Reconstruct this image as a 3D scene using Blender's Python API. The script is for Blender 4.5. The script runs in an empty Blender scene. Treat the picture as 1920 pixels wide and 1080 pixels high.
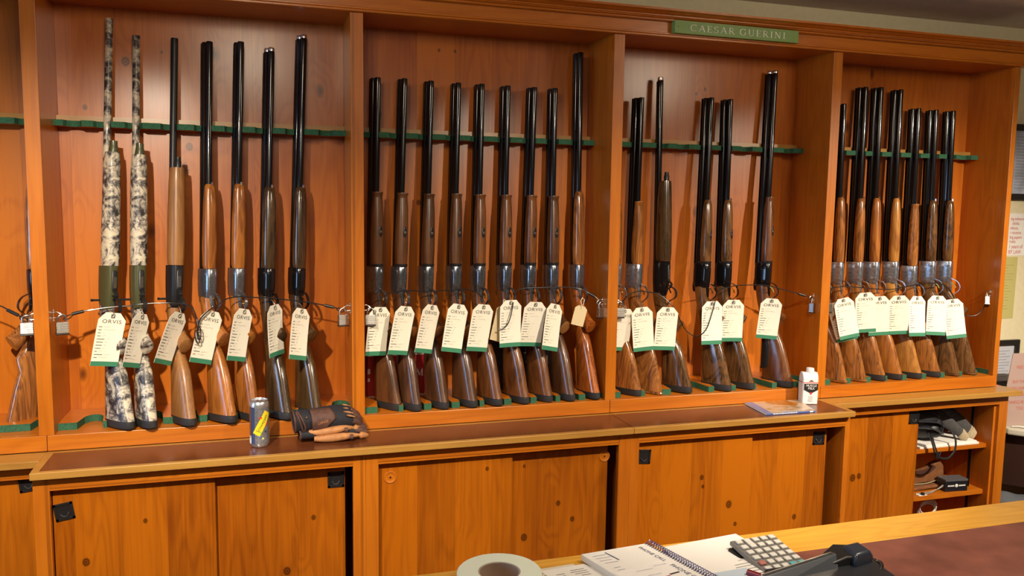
import bpy, bmesh, math, random
from mathutils import Vector, Matrix, Euler
R = math.radians
rng = random.Random(7)
sc = bpy.context.scene
C = sc.collection

# ---------------------------------------------------------------- camera, world, lights, exposure
def make_camera():
    yaw, pitch, roll = 0.3023, -0.10463, 0.0143
    cy, sy, cp, sp, cr, sr = math.cos(yaw), math.sin(yaw), math.cos(pitch), math.sin(pitch), math.cos(roll), math.sin(roll)
    x = Vector((cy, -sy, 0)); z2 = Vector((-sp*sy, -sp*cy, cp)); f = Vector((cp*sy, cp*cy, sp))
    right = x*cr + z2*sr; up = z2*cr - x*sr
    cam = bpy.data.objects.new('camera', bpy.data.cameras.new('camera'))
    C.objects.link(cam)
    m = Matrix((right, up, -f)).transposed().to_4x4()
    m.translation = Vector((0.6355, -2.7341, 1.6405))
    cam.matrix_world = m
    cam.data.sensor_width = 36; cam.data.lens = 1518.4*36/1920
    cam.data.clip_start = 0.05
    sc.camera = cam
make_camera()
w = bpy.data.worlds.new('world'); sc.world = w; w.use_nodes = True
w.node_tree.nodes['Background'].inputs[0].default_value = (0.9, 0.88, 0.85, 1)
w.node_tree.nodes['Background'].inputs[1].default_value = 0.05
sc.view_settings.view_transform = 'Standard'; sc.view_settings.look = 'None'
sc.view_settings.gamma = 1; sc.view_settings.use_curve_mapping = False
sc.view_settings.exposure = -0.1

def spot(name, loc, target, power, color, size=120, radius=0.035, blend=0.6):
    l = bpy.data.lights.new(name, 'SPOT'); l.energy = power; l.color = color
    l.spot_size = R(size); l.spot_blend = blend; l.shadow_soft_size = radius
    o = bpy.data.objects.new(name, l); C.objects.link(o); o.location = loc
    o.rotation_euler = (Vector(target)-Vector(loc)).to_track_quat('-Z', 'Y').to_euler()
    return o
WARM = (1.0, 0.85, 0.66)
spot('ceiling_spot', (0.12, -1.72, 2.22), (0.10, 0.0, 0.62), 300, WARM, 82, .03, 1.0)
spot('ceiling_spot', (1.85, -1.72, 2.22), (1.75, 0.0, 0.66), 185, WARM, 78, .03, 1.0)
spot('ceiling_spot', (3.60, -1.72, 2.22), (3.30, 0.0, 0.66), 350, WARM, 84, .03, 1.0)
spot('counter_spot', (2.1, -1.95, 2.38), (1.9, -1.75, 0.9), 75, WARM, 84, 0.06, 1.0)
def area(name, loc, target, power, color, sx, sy):
    l = bpy.data.lights.new(name, 'AREA'); l.shape = 'RECTANGLE'; l.size = sx; l.size_y = sy
    l.energy = power; l.color = color
    o = bpy.data.objects.new(name, l); C.objects.link(o); o.location = loc
    o.rotation_euler = (Vector(target)-Vector(loc)).to_track_quat('-Z', 'Y').to_euler()
area('window_daylight', (-3.38, -1.25, 1.55), (3.0, -1.0, 1.4), 55, (0.38, 0.62, 1.0), 1.5, 1.2)
area('ambient_fill', (1.6, -3.6, 2.44), (1.6, -2.6, 0), 14, (1.0, 0.86, 0.70), 3.0, 0.7)  # added ambient fill, not a fitting of the shop
gl = bpy.data.lights.new('wall_fill', 'POINT'); gl.energy = 24; gl.color = (1.0, 0.84, 0.62); gl.shadow_soft_size = 0.16  # two added fill lights, unseen, to brighten the upper wall and cornice
go = bpy.data.objects.new('wall_fill', gl); C.objects.link(go); go.location = (2.9, -1.35, 2.40)
go2 = go.copy(); C.objects.link(go2); go2.location = (0.6, -1.35, 2.40)

# ---------------------------------------------------------------- helpers
class MB:
    def __init__(s): s.v = []; s.f = []
    def box(s, x0, x1, y0, y1, z0, z1):
        b = len(s.v)
        s.v += [(x0,y0,z0),(x1,y0,z0),(x1,y1,z0),(x0,y1,z0),(x0,y0,z1),(x1,y0,z1),(x1,y1,z1),(x0,y1,z1)]
        s.f += [tuple(b+i for i in q) for q in ((0,3,2,1),(4,5,6,7),(0,1,5,4),(1,2,6,5),(2,3,7,6),(3,0,4,7))]
        return s
    def loft(s, rings, cap0=True, cap1=True, closed=True):
        b = len(s.v); n = len(rings[0])
        for r in rings: s.v += [tuple(p) for p in r]
        for i in range(len(rings)-1):
            for j in range(n if closed else n-1):
                k = (j+1) % n
                s.f.append((b+i*n+j, b+i*n+k, b+(i+1)*n+k, b+(i+1)*n+j))
        if cap0: s.f.append(tuple(b+j for j in range(n))[::-1])
        if cap1: s.f.append(tuple(b+(len(rings)-1)*n+j for j in range(n)))
        return s
    def tube(s, path, r, n=8, rs=None, caps=True, flat=None):
        P = [Vector(p) for p in path]; rings = []; prev = None
        for i, p in enumerate(P):
            t = (P[min(i+1, len(P)-1)] - P[max(i-1, 0)]).normalized()
            if prev is None:
                a = Vector((0,0,1)) if abs(t.z) < .9 else Vector((0,1,0))
                u = t.cross(a).normalized()
            else:
                u = (prev - t*prev.dot(t)).normalized()
            prev = u; v = t.cross(u)
            rr = rs[i] if rs else r
            fu, fv = flat if flat else (1, 1)
            rings.append([p + u*math.cos(2*math.pi*k/n)*rr*fu + v*math.sin(2*math.pi*k/n)*rr*fv for k in range(n)])
        return s.loft(rings, caps, caps)
    def lathe(s, prof, c=(0,0,0), n=24, ax='Z', cap0=False, cap1=False):
        rings = []
        for r, h in prof:
            ring = []
            for k in range(n):
                a = 2*math.pi*k/n; x, y = r*math.cos(a), r*math.sin(a)
                if ax == 'Z': q = (c[0]+x, c[1]+y, c[2]+h)
                elif ax == 'X': q = (c[0]+h, c[1]+x, c[2]+y)
                else: q = (c[0]+y, c[1]+h, c[2]+x)
                ring.append(q)
            rings.append(ring)
        return s.loft(rings, cap0, cap1)
    def prism(s, poly, y0, y1, ax='Y'):
        b = len(s.v); n = len(poly)
        for y in (y0, y1):
            for p in poly:
                s.v.append({'Y': (p[0], y, p[1]), 'X': (y, p[0], p[1]), 'Z': (p[0], p[1], y)}[ax])
        s.f.append(tuple(range(b, b+n))); s.f.append(tuple(range(b+n, b+2*n))[::-1])
        for j in range(n):
            k = (j+1) % n; s.f.append((b+j, b+n+j, b+n+k, b+k))
        return s
    def quad(s, *p):
        b = len(s.v); s.v += [tuple(q) for q in p]; s.f.append(tuple(range(b, b+len(p)))); return s
    def xf(s, m):
        s.v = [tuple(m @ Vector(p)) for p in s.v]; return s
    def mesh(s, name, mat, smooth=False):
        me = bpy.data.meshes.new(name); me.from_pydata(s.v, [], s.f); me.update()
        bm = bmesh.new(); bm.from_mesh(me); bmesh.ops.recalc_face_normals(bm, faces=bm.faces); bm.to_mesh(me); bm.free()
        if mat: me.materials.append(mat)
        if smooth: me.shade_smooth() if hasattr(me, 'shade_smooth') else [setattr(p, 'use_smooth', True) for p in me.polygons]
        return me
    def build(s, name, mat, parent=None, smooth=False, bevel=0, sub=0, label=None):
        me = s.mesh(name, mat, smooth or sub > 0)
        if smooth and not sub:
            try: me.set_sharp_from_angle(angle=R(38))
            except Exception: pass
        o = bpy.data.objects.new(name, me); C.objects.link(o)
        if parent: o.parent = parent
        if bevel:
            b = o.modifiers.new('b', 'BEVEL'); b.width = bevel; b.segments = 2; b.limit_method = 'ANGLE'; b.angle_limit = R(40)
            b.harden_normals = False
        if sub:
            m = o.modifiers.new('s', 'SUBSURF'); m.levels = sub; m.render_levels = sub
        if label: o['label'] = label
        return o

def tag(o, label=None, cat=None, group=None, kind=None):
    if label: o['label'] = label
    if cat: o['category'] = cat
    if group: o['group'] = group
    if kind: o['kind'] = kind
    return o
def empty(name, loc=(0,0,0), rot=(0,0,0), label=None, cat=None, group=None):
    o = bpy.data.objects.new(name, None); C.objects.link(o); o.location = loc; o.rotation_euler = rot
    o.empty_display_size = 0.05
    return tag(o, label, cat, group)
def copy_tree(o, parent=None):
    c = o.copy(); C.objects.link(c); c.parent = parent
    for ch in list(o.children): copy_tree(ch, c)
    return c
def text_mesh(txt, size, sx=1.0, depth=0.0, align='CENTER', spacing=1.0):
    cu = bpy.data.curves.new('t', 'FONT'); cu.body = txt; cu.size = size; cu.align_x = align; cu.extrude = depth
    cu.space_character = spacing; cu.resolution_u = 3
    ob = bpy.data.objects.new('t', cu); C.objects.link(ob)
    dg = bpy.context.evaluated_depsgraph_get(); dg.update()
    me = bpy.data.meshes.new_from_object(ob.evaluated_get(dg))
    bpy.data.objects.remove(ob); bpy.data.curves.remove(cu)
    b = MB(); b.v = [(v.co.x*sx, 0.0, v.co.y) for v in me.vertices] if depth == 0 else [(v.co.x*sx, -v.co.z, v.co.y) for v in me.vertices]
    b.f = [tuple(p.vertices) for p in me.polygons]
    bpy.data.meshes.remove(me)
    return b

# ---------------------------------------------------------------- materials
def nt(name):
    m = bpy.data.materials.new(name); m.use_nodes = True
    n = m.node_tree.nodes; b = n['Principled BSDF']
    return m, n, m.node_tree.links, b
def mat(name, col, rough=0.5, metal=0.0, coat=0.0, noise=None, bump=0, spec=None):
    m, n, L, b = nt(name)
    b.inputs['Base Color'].default_value = (*col, 1); b.inputs['Roughness'].default_value = rough
    b.inputs['Metallic'].default_value = metal; b.inputs['Coat Weight'].default_value = coat
    b.inputs['Coat Roughness'].default_value = 0.08
    if spec is not None: b.inputs['Specular IOR Level'].default_value = spec
    if noise:
        sc_, amt = noise
        t = n.new('ShaderNodeTexCoord'); x = n.new('ShaderNodeTexNoise'); x.inputs['Scale'].default_value = sc_; x.inputs['Detail'].default_value = 5
        L.new(t.outputs['Object'], x.inputs['Vector'])
        r = n.new('ShaderNodeValToRGB'); r.color_ramp.elements[0].position = .3; r.color_ramp.elements[1].position = .7
        r.color_ramp.elements[0].color = (*[c*(1-amt) for c in col], 1); r.color_ramp.elements[1].color = (*[min(1, c*(1+amt)) for c in col], 1)
        L.new(x.outputs['Fac'], r.inputs['Fac']); L.new(r.outputs['Color'], b.inputs['Base Color'])
        if bump:
            bp = n.new('ShaderNodeBump'); bp.inputs['Strength'].default_value = bump; bp.inputs['Distance'].default_value = .002
            L.new(x.outputs['Fac'], bp.inputs['Height']); L.new(bp.outputs['Normal'], b.inputs['Normal'])
    return m
def math_n(n, L, op, a, b=None, clamp=False):
    x = n.new('ShaderNodeMath'); x.operation = op; x.use_clamp = clamp
    for i, v in enumerate((a, b)):
        if v is None: continue
        if isinstance(v, (int, float)): x.inputs[i].default_value = v
        else: L.new(v, x.inputs[i])
    return x.outputs[0]
def mixc(n, L, fac, a, b, mode='MIX'):
    x = n.new('ShaderNodeMix'); x.data_type = 'RGBA'; x.blend_type = mode
    for s, v in ((x.inputs['Factor'], fac), (x.inputs[6], a), (x.inputs[7], b)):
        if isinstance(v, (int, float)): s.default_value = v
        elif isinstance(v, tuple): s.default_value = (*v, 1)
        else: L.new(v, s)
    return x.outputs[2]
def pine(name, light, dark, grain='Z', across='X', plank=0.11, rough=0.32, knots=1.0, coat=0.25, seed=0.0, var=0.45, rstr=1.0, spots=()):
    """varnished knotty boards; grain axis and across axis in object space"""
    m, n, L, b = nt(name)
    t = n.new('ShaderNodeTexCoord'); sp = n.new('ShaderNodeSeparateXYZ'); L.new(t.outputs['Object'], sp.inputs[0])
    g = sp.outputs[grain]; a = sp.outputs[across]
    oth = [k for k in 'XYZ' if k not in (grain, across)][0]; o3 = sp.outputs[oth]
    pid = math_n(n, L, 'FLOOR', math_n(n, L, 'DIVIDE', math_n(n, L, 'ADD', a, 10.0+seed), plank))
    wn = n.new('ShaderNodeTexWhiteNoise'); wn.noise_dimensions = '1D'; L.new(pid, wn.inputs['W'])
    off = math_n(n, L, 'MULTIPLY', wn.outputs['Value'], 17.0)
    def vec(sa, sg, so=3.0):
        c = n.new('ShaderNodeCombineXYZ')
        L.new(math_n(n, L, 'ADD', math_n(n, L, 'MULTIPLY', a, sa), off), c.inputs[0])
        L.new(math_n(n, L, 'ADD', math_n(n, L, 'MULTIPLY', g, sg), off), c.inputs[1])
        L.new(math_n(n, L, 'MULTIPLY', o3, so), c.inputs[2]); return c.outputs[0]
    # knots
    vo = n.new('ShaderNodeTexVoronoi'); vo.inputs['Scale'].default_value = 1.0; L.new(vec(7.0, 3.8, 0), vo.inputs['Vector'])
    sel = math_n(n, L, 'GREATER_THAN', n.new('ShaderNodeSeparateColor').outputs[0], 0.5)
    scn = n['Separate Color'] if 'Separate Color' in n else [k for k in n if k.bl_idname == 'ShaderNodeSeparateColor'][-1]
    L.new(vo.outputs['Color'], scn.inputs[0])
    sel = math_n(n, L, 'GREATER_THAN', scn.outputs[0], 1.0-0.50*knots)
    kd = math_n(n, L, 'SUBTRACT', 1.0, math_n(n, L, 'DIVIDE', vo.outputs['Distance'], 0.11), True)
    kfall = math_n(n, L, 'MULTIPLY', math_n(n, L, 'POWER', kd, 0.7), sel)
    near = math_n(n, L, 'MULTIPLY', math_n(n, L, 'SUBTRACT', 1.0, math_n(n, L, 'DIVIDE', vo.outputs['Distance'], 0.42), True), sel)
    # cathedral grain
    n1 = n.new('ShaderNodeTexNoise'); n1.inputs['Scale'].default_value = 1.0; n1.inputs['Detail'].default_value = 2
    L.new(vec(7.0, 0.9), n1.inputs['Vector'])
    ph = math_n(n, L, 'ADD', math_n(n, L, 'MULTIPLY', n1.outputs['Fac'], 26.0*rstr), math_n(n, L, 'MULTIPLY', near, 7.0))
    rings = math_n(n, L, 'ADD', math_n(n, L, 'MULTIPLY', math_n(n, L, 'SINE', math_n(n, L, 'MULTIPLY', ph, 2.6)), 0.5), 0.5)
    n2 = n.new('ShaderNodeTexNoise'); n2.inputs['Scale'].default_value = 1.0; n2.inputs['Detail'].default_value = 4
    L.new(vec(160.0, 3.2, 60.0), n2.inputs['Vector'])
    n3 = n.new('ShaderNodeTexNoise'); n3.inputs['Scale'].default_value = 1.0; n3.inputs['Detail'].default_value = 2
    L.new(vec(4.0, 1.3), n3.inputs['Vector'])
    fac = math_n(n, L, 'ADD', math_n(n, L, 'MULTIPLY', math_n(n, L, 'POWER', rings, 2.0), 0.20), math_n(n, L, 'MULTIPLY', math_n(n, L, 'SUBTRACT', n2.outputs['Fac'], 0.5), 0.75))
    fac = math_n(n, L, 'ADD', fac, math_n(n, L, 'MULTIPLY', math_n(n, L, 'SUBTRACT', n3.outputs['Fac'], 0.35), 0.9))
    fac = math_n(n, L, 'ADD', fac, math_n(n, L, 'MULTIPLY', math_n(n, L, 'SUBTRACT', wn.outputs['Value'], 0.4), var), True)
    col = mixc(n, L, fac, light, dark)
    col = mixc(n, L, math_n(n, L, 'MULTIPLY', kfall, 0.95), col, tuple(c*0.22 for c in dark))
    for (sx_, sz_, sr_) in spots:   # individual knots at fixed places on the boards
        dx = math_n(n, L, 'DIVIDE', math_n(n, L, 'SUBTRACT', a, sx_), sr_); dz = math_n(n, L, 'DIVIDE', math_n(n, L, 'SUBTRACT', g, sz_), sr_*1.25)
        dd = math_n(n, L, 'SQRT', math_n(n, L, 'ADD', math_n(n, L, 'MULTIPLY', dx, dx), math_n(n, L, 'MULTIPLY', dz, dz)))
        f1 = math_n(n, L, 'MULTIPLY', math_n(n, L, 'SUBTRACT', 1.25, dd), 3.0, True)
        ringk = math_n(n, L, 'ADD', math_n(n, L, 'MULTIPLY', math_n(n, L, 'SINE', math_n(n, L, 'MULTIPLY', dd, 11.0)), .2), .72)
        col = mixc(n, L, math_n(n, L, 'MULTIPLY', f1, ringk), col, tuple(c*0.22 for c in dark))
    fr = math_n(n, L, 'FRACT', math_n(n, L, 'DIVIDE', math_n(n, L, 'ADD', a, 10.0+seed), plank))
    seam = math_n(n, L, 'GREATER_THAN', 0.010, fr)
    col = mixc(n, L, math_n(n, L, 'MULTIPLY', seam, 0.4), col, tuple(c*0.4 for c in dark))
    L.new(col, b.inputs['Base Color'])
    b.inputs['Roughness'].default_value = rough; b.inputs['Coat Weight'].default_value = coat; b.inputs['Coat Roughness'].default_value = 0.22
    bp = n.new('ShaderNodeBump'); bp.inputs['Strength'].default_value = 0.06; bp.inputs['Distance'].default_value = 0.001
    L.new(n2.outputs['Fac'], bp.inputs['Height']); L.new(bp.outputs['Normal'], b.inputs['Normal'])
    return m
def gunwood(name, light, dark, figure=1.0, rough=0.28, coat=0.5, checker=None):
    m, n, L, b = nt(name)
    t = n.new('ShaderNodeTexCoord'); oi = n.new('ShaderNodeObjectInfo')
    va = n.new('ShaderNodeVectorMath'); va.operation = 'ADD'; L.new(t.outputs['Object'], va.inputs[0])
    c = n.new('ShaderNodeCombineXYZ'); L.new(math_n(n, L, 'MULTIPLY', oi.outputs['Random'], 9.0), c.inputs[2]); L.new(c.outputs[0], va.inputs[1])
    mp = n.new('ShaderNodeMapping'); mp.inputs['Scale'].default_value = (16, 16, 3.2); mp.inputs['Rotation'].default_value = (0.1, 0.25, 0); L.new(va.outputs[0], mp.inputs[0])
    n1 = n.new('ShaderNodeTexNoise'); n1.inputs['Scale'].default_value = 1; n1.inputs['Detail'].default_value = 3; n1.inputs['Distortion'].default_value = 0.8*figure; L.new(mp.outputs[0], n1.inputs['Vector'])
    r = math_n(n, L, 'ADD', math_n(n, L, 'MULTIPLY', math_n(n, L, 'SINE', math_n(n, L, 'MULTIPLY', n1.outputs['Fac'], 42.0*figure)), .5), .5)
    mp2 = n.new('ShaderNodeMapping'); mp2.inputs['Scale'].default_value = (300, 300, 12); L.new(va.outputs[0], mp2.inputs[0])
    n2 = n.new('ShaderNodeTexNoise'); n2.inputs['Scale'].default_value = 1; n2.inputs['Detail'].default_value = 3; L.new(mp2.outputs[0], n2.inputs['Vector'])
    f = math_n(n, L, 'ADD', math_n(n, L, 'MULTIPLY', r, .42), math_n(n, L, 'MULTIPLY', math_n(n, L, 'SUBTRACT', n2.outputs['Fac'], .42), 1.3))
    f = math_n(n, L, 'ADD', f, math_n(n, L, 'MULTIPLY', math_n(n, L, 'SUBTRACT', n1.outputs['Fac'], .42), 1.4), True)
    col = mixc(n, L, f, light, dark)
    L.new(col, b.inputs['Base Color'])
    b.inputs['Roughness'].default_value = rough; b.inputs['Coat Weight'].default_value = coat; b.inputs['Coat Roughness'].default_value = 0.1
    return m
def camo(name):
    m, n, L, b = nt(name)
    t = n.new('ShaderNodeTexCoord'); mp = n.new('ShaderNodeMapping'); mp.inputs['Scale'].default_value = (30, 30, 30); L.new(t.outputs['Object'], mp.inputs[0])
    n1 = n.new('ShaderNodeTexNoise'); n1.inputs['Scale'].default_value = 1; n1.inputs['Detail'].default_value = 9; n1.inputs['Distortion'].default_value = .5; n1.inputs['Roughness'].default_value = .72; L.new(mp.outputs[0], n1.inputs['Vector'])
    r = n.new('ShaderNodeValToRGB'); e = r.color_ramp; e.interpolation = 'LINEAR'
    e.elements[0].position = .415; e.elements[0].color = (.02, .017, .018, 1)
    e.elements[1].position = .60; e.elements[1].color = (.62, .56, .42, 1)
    for p, c in ((.465, (.10, .088, .085)), (.50, (.25, .225, .20)), (.545, (.50, .45, .36))):
        k = e.elements.new(p); k.color = (*c, 1)
    L.new(n1.outputs['Fac'], r.inputs[0]); L.new(r.outputs[0], b.inputs['Base Color'])
    b.inputs['Roughness'].default_value = .45; b.inputs['Coat Weight'].default_value = .15
    return m
PL, PD = (0.53, 0.148, 0.008), (0.26, 0.045, 0.003)
W_back = pine('pine_back', PL, PD, 'Z', 'X', 0.142, rough=.34, seed=.03, coat=.4, spots=[(.225, 2.083, .012), (.413, 1.814, .011), (.10, 1.93, .007), (.335, 2.12, .004), (.19, 1.78, .006), (.66, 1.98, .010), (.78, 1.98, .008), (1.196, 1.637, .008), (1.05, 1.95, .011), (1.27, 2.19, .005), (1.33, 2.19, .005), (1.12, 1.93, .007), (1.50, 1.84, .005), (1.60, 1.86, .006), (2.13, 2.13, .010), (2.37, 2.11, .006), (2.33, 2.09, .005), (3.46, 2.06, .012), (3.23, 1.89, .006), (3.63, 1.75, .009)])
W_door = pine('pine_door', (0.46, 0.128, 0.004), (0.165, 0.032, 0.002), 'Z', 'X', 0.128, seed=.4, knots=1.0, rstr=1.3, var=.7, spots=[(.125, .560, .010), (.29, .67, .006), (.785, .620, .007), (.70, .45, .011), (1.629, .584, .008), (1.684, .520, .008), (1.503, .472, .011), (1.36, .74, .006), (1.50, .73, .005), (2.309, .520, .012), (2.189, .635, .008), (2.195, .60, .006), (2.34, .44, .007), (2.62, .43, .009), (2.979, .520, .013), (3.01, .525, .010)])
W_vert = pine('pine_upright', PL, PD, 'Z', 'Y', 0.5, knots=.3, seed=.7, var=.2)
W_stile = pine('pine_stile', (0.52, 0.155, 0.009), (0.30, 0.064, 0.004), 'Z', 'X', 0.9, knots=.45, seed=.77, var=.1)
W_horz = pine('pine_rail', (0.52, 0.152, 0.008), (0.28, 0.055, 0.004), 'X', 'Z', 0.5, knots=.6, seed=.2, var=.2)
W_flat = pine('pine_flat', PL, PD, 'X', 'Y', 0.4, knots=.4, seed=.9, var=.2)
W_edge = pine('maple_edging', (0.44, 0.235, 0.050), (0.28, 0.12, 0.02), 'X', 'Y', 0.6, knots=.0, seed=.5, var=.2, rough=.3)
W_oak = pine('counter_oak', (0.80, 0.43, 0.060), (0.46, 0.19, 0.020), 'X', 'Y', 0.9, knots=.25, seed=.55, var=.2, rough=.28, rstr=1.6)
M_lino = mat('brown_linoleum', (0.105, 0.030, 0.010), .27, coat=.12, noise=(9, .18))
M_lino2 = mat('worn_counter_linoleum', (0.20, 0.065, 0.045), .42, noise=(14, .3), bump=.05)
M_felt = mat('green_felt', (0.040, 0.125, 0.072), .95, noise=(200, .25), bump=.4, spec=.1)
M_wall = mat('cream_paint', (0.68, 0.62, 0.42), .85, noise=(40, .04))
M_ceil = mat('ceiling_paint', (0.62, 0.56, 0.50), .9, noise=(30, .04))
M_floor = mat('dark_carpet', (0.05, 0.035, 0.025), .95, noise=(80, .3))
M_steel = mat('brushed_steel', (0.72, 0.72, 0.70), .22, 1.0)
M_black = mat('blued_steel', (0.012, 0.012, 0.014), .13, 0.55, coat=.5)
M_blackm = mat('matte_black_metal', (0.018, 0.018, 0.020), .38, 0.3)
M_plas = mat('black_plastic', (0.012, 0.012, 0.013), .4)
M_rub = mat('rubber_pad', (0.022, 0.022, 0.024), .6)
M_silver = mat('coin_finished_receiver', (0.30, 0.33, 0.38), .24, .9, noise=(150, .22), bump=.12)
M_silverb = mat('engraved_bright_receiver', (0.46, 0.51, 0.60), .24, .9, noise=(110, .32), bump=.3)
M_grey = mat('grey_receiver', (0.24, 0.27, 0.32), .17, .9, noise=(140, .25), bump=.1)
M_gold = mat('gold_trigger', (0.80, 0.55, 0.14), .2, 1.0)
M_olive = mat('olive_receiver', (0.075, 0.078, 0.035), .33, .1, coat=.2)
M_camo = camo('grey_camouflage')
M_card = mat('cream_card', (0.88, 0.85, 0.72), .7)
M_green = mat('tag_green', (0.045, 0.235, 0.13), .6)
M_ink = mat('black_ink', (0.03, 0.03, 0.03), .6)
M_pencil = mat('pencil_grey', (0.42, 0.40, 0.36), .7)
M_logo = mat('grey_ink', (0.13, 0.12, 0.10), .6)
M_cable = mat('cable_sheath', (0.01, 0.01, 0.011), .3, coat=.5)
M_white = mat('white_paper', (0.80, 0.79, 0.76), .6)
M_hole = mat('bore_dark', (0.004, 0.004, 0.004), .8)
M_lockb = mat('lock_laminate', (0.55, 0.55, 0.53), .3, 1.0)
M_string = mat('cream_string', (0.65, 0.58, 0.42), .8)
GW = dict(
 tan=gunwood('satin_walnut_tan', (0.36, 0.165, 0.048), (0.12, 0.045, 0.014), .5, .38, .15),
 orange=gunwood('glossy_orange_walnut', (0.42, 0.150, 0.026), (0.13, 0.035, 0.008), .9),
 honey=gunwood('honey_walnut', (0.50, 0.225, 0.045), (0.22, 0.075, 0.016), .8, .25),
 curly=gunwood('curly_red_walnut', (0.47, 0.135, 0.022), (0.12, 0.018, 0.004), 1.5, .18, .8),
 dark=gunwood('dark_walnut', (0.085, 0.045, 0.017), (0.020, 0.012, 0.006), .9, .22, .6),
 mid=gunwood('plain_brown_walnut', (0.130, 0.052, 0.019), (0.040, 0.015, 0.007), .6, .3, .35),
 mid2=gunwood('red_brown_walnut', (0.205, 0.074, 0.021), (0.055, 0.018, 0.007), .8, .28, .4),
 figd=gunwood('figured_dark_walnut', (0.19, 0.085, 0.026), (0.020, 0.011, 0.006), 1.3, .2, .7),
 fig=gunwood('figured_walnut', (0.40, 0.150, 0.034), (0.070, 0.023, 0.008), 1.3, .2, .7),
)
# ---------------------------------------------------------------- the room
def struct(name, mb, m):
    return tag(mb.build(name, m), kind='structure')
XL, XR, YB, YF, ZC = -3.5, 6.2, 0.25, -5.2, 2.476
struct('wall_back', MB().box(XL-.1, XR+.1, YB, YB+.1, 0, ZC+.1), M_wall)
struct('wall_right', MB().box(XR, XR+.1, YF, YB, 0, ZC+.1), M_wall)
struct('wall_front', MB().box(XL-.1, XR+.1, YF-.1, YF, 0, ZC+.1), M_wall)
struct('wall_left', MB().box(XL-.1, XL, YF, -2.0, 0, ZC+.1).box(XL-.1, XL, -.5, YB, 0, ZC+.1).box(XL-.1, XL, -2.0, -.5, 0, .9).box(XL-.1, XL, -2.0, -.5, 2.2, ZC+.1), M_wall)
struct('window_1', MB().box(XL-.08, XL+.02, -2.0, -1.94, .9, 2.2).box(XL-.08, XL+.02, -.56, -.5, .9, 2.2).box(XL-.08, XL+.02, -1.94, -.56, 2.14, 2.2).box(XL-.08, XL+.02, -1.94, -.56, .9, .96), M_wall)
struct('floor', MB().box(XL-.1, XR+.1, YF-.1, YB+.1, -.1, 0), M_floor)
struct('ceiling', MB().box(XL-.1, XR+.1, YF-.1, YB+.1, ZC, ZC+.1), M_ceil)

# ---------------------------------------------------------------- upper gun cabinets
SX = [-0.947, 0.0, 0.947, 1.880, 2.8186, 3.744]
HW, D, ZF, ZL, ZT = 0.0208, 0.2355, 0.9097, 0.86, 2.248
BAYS = {'Z': (0, 1), 'A': (1, 2), 'B': (2, 3), 'C': (3, 4), 'D': (4, 5)}
NOTCH = {'Z': [-0.83, -0.72, -0.61, -0.50, -0.36, -0.25, -0.06], 'A': [.075, .160, .252, .358, .460, .555, .652, .750, .86],
         'B': [1.015, 1.105, 1.205, 1.307, 1.398, 1.500, 1.598, 1.690, 1.790], 'C': [1.935, 2.037, 2.148, 2.24, 2.338, 2.436, 2.53, 2.626, 2.73],
         'D': [2.885, 2.988, 3.088, 3.174, 3.275, 3.380, 3.481, 3.576, 3.66]}
def scallop(x0, x1, cs, yfront, ydeep, hw, yback):
    """outline of a board whose front edge has round notches"""
    pts = [(x0, yfront)]
    for c in cs:
        a, b = max(c-hw, x0+.002), min(c+hw, x1-.002)
        for k in range(0, 9):
            u = -1 + k/4
            x = c + u*hw
            if a <= x <= b: pts.append((x, yfront + (ydeep-yfront)*math.sqrt(max(0, 1-u*u))**0.8))
    pts.append((x1, yfront))
    pts = sorted(set(pts))
    return pts
def board_from_edge(pts, yback, z0, z1):
    mb = MB(); n = len(pts)
    for i in range(n-1):
        (xa, ya), (xb, yb_) = pts[i], pts[i+1]
        mb.quad((xa, ya, z1), (xb, yb_, z1), (xb, yback, z1), (xa, yback, z1))
        mb.quad((xa, ya, z0), (xa, yback, z0), (xb, yback, z0), (xb, yb_, z0))
    mb.quad(*[(pts[0][0], pts[0][1], z0), (pts[0][0], pts[0][1], z1), (pts[0][0], yback, z1), (pts[0][0], yback, z0)])
    mb.quad(*[(pts[-1][0], pts[-1][1], z0), (pts[-1][0], yback, z0), (pts[-1][0], yback, z1), (pts[-1][0], pts[-1][1], z1)])
    return mb
def edge_band(pts, z0, z1, th=.003):
    mb = MB(); n = len(pts); off = [(x, y-th) for x, y in pts]
    for i in range(n-1):
        a, b, c, d = pts[i], pts[i+1], off[i+1], off[i]
        mb.quad((d[0], d[1], z0), (c[0], c[1], z0), (c[0], c[1], z1), (d[0], d[1], z1))
        mb.quad((d[0], d[1], z1), (c[0], c[1], z1), (b[0], b[1], z1), (a[0], a[1], z1))
        mb.quad((d[0], d[1], z0), (a[0], a[1], z0), (b[0], b[1], z0), (c[0], c[1], z0))
    return mb
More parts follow.
